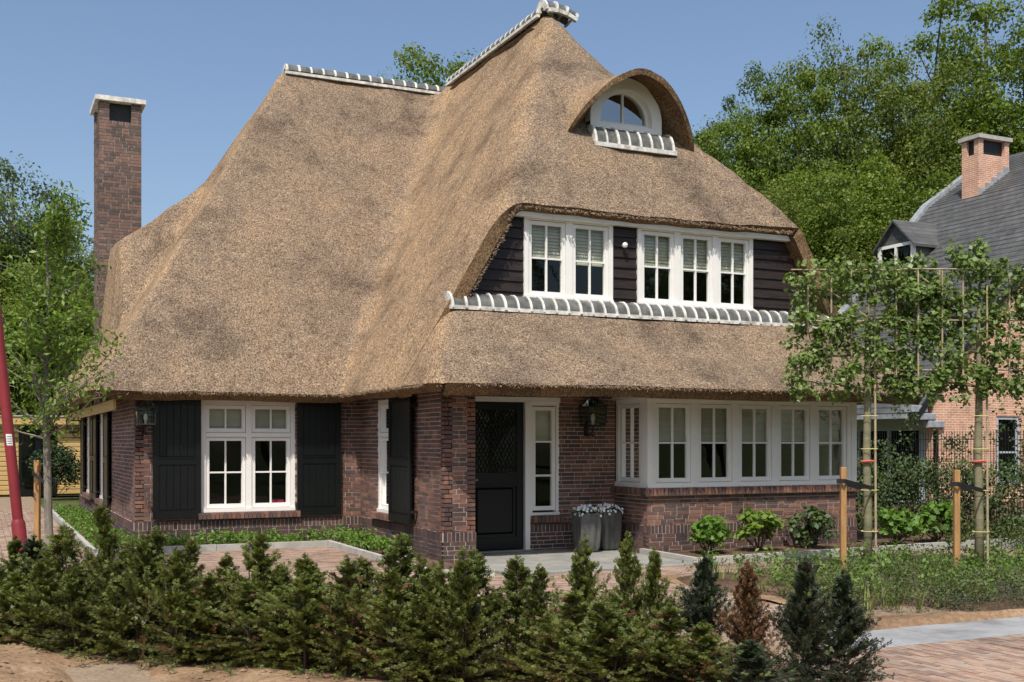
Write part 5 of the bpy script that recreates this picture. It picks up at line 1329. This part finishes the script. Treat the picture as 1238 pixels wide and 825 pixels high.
wallbody(mb, FN, 22.9, 41, -.1, 2.8, [(25.22, 26.1, .5, 2.36)], .25)
V = [(22.9, NY, 2.8), (41, NY, 2.8), (XR, NY, zr_ - .3), (XK, NY, zsl(XK) - .25)]
V = V + [(x_, y_ + .25, z_) for x_, y_, z_ in V]
mb.add(V, [(0, 1, 2, 3), (7, 6, 5, 4), (0, 3, 7, 4), (3, 2, 6, 7), (2, 1, 5, 6)])
nbp(mb, 'gable_wall', M['nb_brick'])
mb = MB(); mb.box(WORLD, 40.7, 41, NY + .25, NB2 - .3, 0, 2.8); mb.box(WORLD, 22.9, 41, NB2 - .3, NB2 - .05, 0, 2.9); V = [(22.9, NB2 - .3, 2.9), (41, NB2 - .3, 2.9), (XR, NB2 - .3, zr_ - .3), (22.9, NB2 - .05, 2.9), (41, NB2 - .05, 2.9), (XR, NB2 - .05, zr_ - .3)]
mb.add(V, [(0, 1, 2), (5, 4, 3), (0, 2, 5, 3), (2, 1, 4, 5)]); nbp(mb, 'wall', M['nb_brick'])
def slope(x0, x1, y0, y1, zf, t=.12):
    return [(x0, y0, zf(x0)), (x1, y0, zf(x1)), (x1, y1, zf(x1)), (x0, y1, zf(x0)), (x0, y0, zf(x0) - t), (x1, y0, zf(x1) - t), (x1, y1, zf(x1) - t), (x0, y1, zf(x0) - t)]
BF = [(0, 1, 2, 3), (7, 6, 5, 4), (0, 4, 5, 1), (1, 5, 6, 2), (2, 6, 7, 3), (3, 7, 4, 0)]
mb = MB(); mb.add(slope(22.2, XK, NY - .06, NB2, zsl), BF); mb.add(slope(XK, XR, NY - .06, NB2, zsl), BF); mb.add(slope(XR, 41.8, NY - .06, NB2, lambda x: zr_ - NS * (x - XR)), BF); rf = nbp(mb, 'roof', M['slate'])
# slate courses that stand proud of the roof plane
mb = MB(); x = 22.2
while x < XR - .3:
    dxs = .16; mb.add([(x, NY - .07, zsl(x) + .035), (x, NB2 - .02, zsl(x) + .035), (x + dxs, NB2 - .02, zsl(x + dxs) + .008), (x + dxs, NY - .07, zsl(x + dxs) + .008), (x, NY - .07, zsl(x) - .01), (x, NB2 - .02, zsl(x) - .01)], [(3, 2, 1, 0), (0, 1, 5, 4)]); x += dxs
nbp(mb, 'slate_courses', M['slate'], kind='stuff')
mb = MB(); mb.add(slope(22.15, XK, NB2, NB2 + .3, lambda x: zsl(x) + .16, .3), BF); mb.add(slope(XK, XR, NB2, NB2 + .3, lambda x: zsl(x) + .16, .3), BF); nbp(mb, 'coping', M['lead'])
mb = MB(); mb.add(slope(22.3, XK, NY - .12, NY - .06, lambda x: zsl(x) - .01, .2), BF); mb.add(slope(XK, XR, NY - .12, NY - .06, lambda x: zsl(x) - .01, .2), BF); nbp(mb, 'verge_board', M['black_metal'])
for i in range(3): nbp(MB().bevbox(Fr((0, NY - .04), (1, 0), (0, -1)), 22.05 + i * .30, 22.62 + i * .30, -.35, .05, 2.44 - i * .2, 2.62 - i * .2, .015), 'kneeler_stone', M['lead'])
wN = nbp(MB().box(FN, 25.22, 26.1, -.12, -.02, 2.28, 2.36).box(FN, 25.22, 25.31, -.12, -.02, .5, 2.28).box(FN, 26.01, 26.1, -.12, -.02, .5, 2.28).box(FN, 25.31, 26.01, -.12, -.02, .5, .58).box(FN, 25.31, 26.01, -.11, -.03, 1.35, 1.41), 'window', M['grey_frame'])
MB().box(FN, 25.31, 26.01, -.08, -.07, .58, 2.28).build('pane', M['glass'], wN)
nbp(MB().box(FN, 25.0, 26.3, -.9, -.85, .3, 2.5), 'dark_backing', M['dark_room'])  # near-black panel paints in the dim room behind the pane
mb = MB()
for k in range(15): mb.box(FN, 25.18 + k * .066, 25.18 + k * .066 + .056, -.02, .008, 2.37, 2.56)
nbp(mb, 'lintel_bricks', M['nb_brick'], kind='stuff')
# side wall under the eave: grey timber with glazed doors
FNS = Fr((23.0, 0), (0, 1), (-1, 0)); mb = MB(); wallbody(mb, FNS, NY + .25, NB2, 0, 2.35, [(22.9, 27.8, .05, 2.05)], .1); nbp(mb, 'side_wall', M['grey_frame'])
mb = MB()
for a in (22.9, 24.1, 25.3, 26.5, 27.72): mb.box(FNS, a, a + .09, -.09, .01, .05, 2.05)
mb.box(FNS, 22.9, 27.8, -.08, .0, 1.97, 2.05); sd_ = nbp(mb, 'glazed_door', M['grey_frame'])
for a in (22.9, 24.1, 25.3, 26.5): MB().box(FNS, a + .09, a + 1.2, -.05, -.04, .1, 1.97).build('pane', M['glass'], sd_)
nbp(MB().box(WORLD, 24.2, 24.25, NY + .3, NB2 - .3, 0, 2.5), 'dark_backing', M['dark_room'])  # painted dimness behind the glazed doors
nbp(MB().box(WORLD, 22.0, 22.14, NY + .1, NB2, 2.28, 2.40), 'gutter', M['lead'])
# dormer
dz, dx0, dx1, dy0, dy1 = 8.0, 26.55, 29.0, 26.8, 28.35; drm = nbp(MB().box(WORLD, dx0 + .05, dx1, dy0, dy0 + .08, 6.6, dz), 'dormer', M['slate']); MB().box(WORLD, dx0 + .05, dx1, dy1 - .08, dy1, 6.6, dz).build('dormer_cheek', M['slate'], drm)
ym = (dy0 + dy1) / 2; rz_ = dz + .78
mb = MB(); mb.add([(dx0 + .02, dy0, dz), (dx0 + .02, dy1, dz), (dx0 + .02, ym, rz_ - .05), (dx0 + .1, dy0, dz), (dx0 + .1, dy1, dz), (dx0 + .1, ym, rz_ - .05)], [(0, 1, 2), (5, 4, 3), (0, 3, 4, 1), (1, 4, 5, 2), (2, 5, 3, 0)]); mb.build('dormer_gable', M['slate'], drm)
mb = MB()
for sg, ye in ((-1, dy0 - .15), (1, dy1 + .15)):
    ze = dz - .12
    mb.add([(dx0 - .12, ym, rz_), (dx1 + .4, ym, rz_), (dx1 + .4, ye, ze), (dx0 - .12, ye, ze), (dx0 - .12, ym, rz_ - .08), (dx1 + .4, ym, rz_ - .08), (dx1 + .4, ye, ze - .08), (dx0 - .12, ye, ze - .08)], [f if sg > 0 else tuple(reversed(f)) for f in BF])
mb.build('dormer_roof', M['slate'], drm)
mb = MB(); mb.box(WORLD, dx0, dx0 + .1, dy0 - .01, dy0 + .12, 6.75, dz); mb.box(WORLD, dx0, dx0 + .1, dy1 - .12, dy1 + .01, 6.75, dz); mb.box(WORLD, dx0, dx0 + .09, dy0 + .12, dy1 - .12, 7.9, dz); mb.box(WORLD, dx0, dx0 + .09, dy0 + .12, dy1 - .12, 6.75, 6.9); mb.box(WORLD, dx0, dx0 + .08, ym - .04, ym + .04, 6.9, 7.9); mb.build('dormer_window_frame', M['white'], drm)
mb = MB(); mb.box(WORLD, dx0 + .05, dx0 + .06, dy0 + .12, dy1 - .12, 6.9, 7.9); mb.build('pane', M['glass'], drm)
# chimney
nx0, nx1, ny0, ny1 = 29.1, 30.45, 26.55, 27.25; mb = MB()
mb.box(WORLD, nx0, nx1, ny0, ny1, 8.2, 10.95)
for a, b, c, d in ((nx0, nx0 + .2, ny0, ny0 + .2), (nx1 - .2, nx1, ny0, ny0 + .2), (nx0, nx0 + .2, ny1 - .2, ny1), (nx1 - .2, nx1, ny1 - .2, ny1)): mb.box(WORLD, a, b, c, d, 10.95, 11.45)
nch = nbp(mb, 'chimney', M['nb_brick'])
MB().box(WORLD, nx0 - .08, nx1 + .08, ny0 - .08, ny1 + .08, 11.45, 11.58).build('chimney_cap', M['stone'], nch)
MB().box(WORLD, nx0 + .1, nx1 - .1, ny0 + .12, ny1 - .1, 10.95, 11.44).build('dark_opening', M['black_metal'], nch)  # black box as painted shade between the corner piers
mb = MB()
for k in range(5): x0 = nx0 + k * .27; mb.box(WORLD, x0, x0 + .27, ny0 - .02, ny0, zsl(x0) - .1, zsl(x0 + .2) + .12 + .02 * k)
mb.build('flashing', M['lead'], nch)

# ================================================================ STEEL FENCE AND IVY HEDGE
fe = tag(empty('mesh_fence', (15.9, 10, 0)), 'dark steel mesh fence with ivy in it between the two plots', 'fence')
FF = Fr((15.9, 0), (0, 1), (-1, 0))
def fb(mb, name, m, kind=None): o = mb.build(name, m, kind=kind); o.parent = fe; o.matrix_parent_inverse = Matrix.Translation((-15.9, -10, 0)); return o
y = 10.5
while y < 25: fb(MB().box(FF, y - .03, y + .03, -.03, .03, 0, 1.9), 'fence_post', M['black_metal']); y += 2.5
mb = MB(); y = 10.5
while y < 24.9: mb.box(FF, y - .0035, y + .0035, .03, .037, .05, 1.85); y += .062
z = .1
while z < 1.86: mb.box(FF, 10.5, 24.9, .037, .043, z - .004, z + .004); z += .2
fb(mb, 'wire_mesh', M['black_metal'], 'stuff')
def ivy(label, y0, y1, x, h, n, seed, thick=.28, lsize=.055, name='ivy_hedge', mat='leaf_hedge', cat='hedge', rag=.0):
    global rng; keep = rng; rng = np.random.default_rng(seed); m_ = n // 26
    yy = rng.uniform(0, y1 - y0, m_); top = h * (1 + rag * np.sin(yy * 2.3 + seed) * .5 + rag * rng.normal(size=m_) * .4); zz = rng.random(m_) ** .8 * top
    C = np.stack([rng.normal(size=m_) * thick * .35, yy, zz], -1); Pn, d = clump_points(C, rng.uniform(.12, .26, m_), 26, .9); Pn[:, 2] = np.abs(Pn[:, 2])
    nr = d * .4 + rdir(len(Pn), .2) + np.array([-.7, -.2, .1]); nr /= np.linalg.norm(nr, axis=1, keepdims=True)
    root = tag(empty(name, (x, y0, 0)), label, cat, None); link('foliage', leaves_mesh('foliage', leaf_verts(Pn, lsize, .75, nrm=nr), M[mat]), root)
    mb = MB()
    for i in range(0, m_, 7): limb(mb, (0, C[i, 1] + rng.normal() * .1, 0), C[i], .008, .003, .05, 4, 4)
    link('stem', mb.mesh('stem', M['stem']), root); rng = keep
ivy('dense dark green ivy hedge along the foot of the mesh fence', 11, 24.5, 15.55, 1.28, 34000, 71, .42)
ivy('loose ivy shoots climbing the upper part of the mesh fence', 11, 24.5, 15.85, 1.95, 7500, 72, .14, .06, 'climbing_ivy', 'leaf_hedge', 'ivy', .25)
tag(MB().lathe((15.0, 11.9, .0), [(.14, 0), (.17, .1), (.22, .55), (.23, .6), (.19, .62), (.12, .66)], 18).build('garden_urn', M['brick0'], smooth=True), 'rust-red garden urn beside the hedge at the right edge', 'urn')
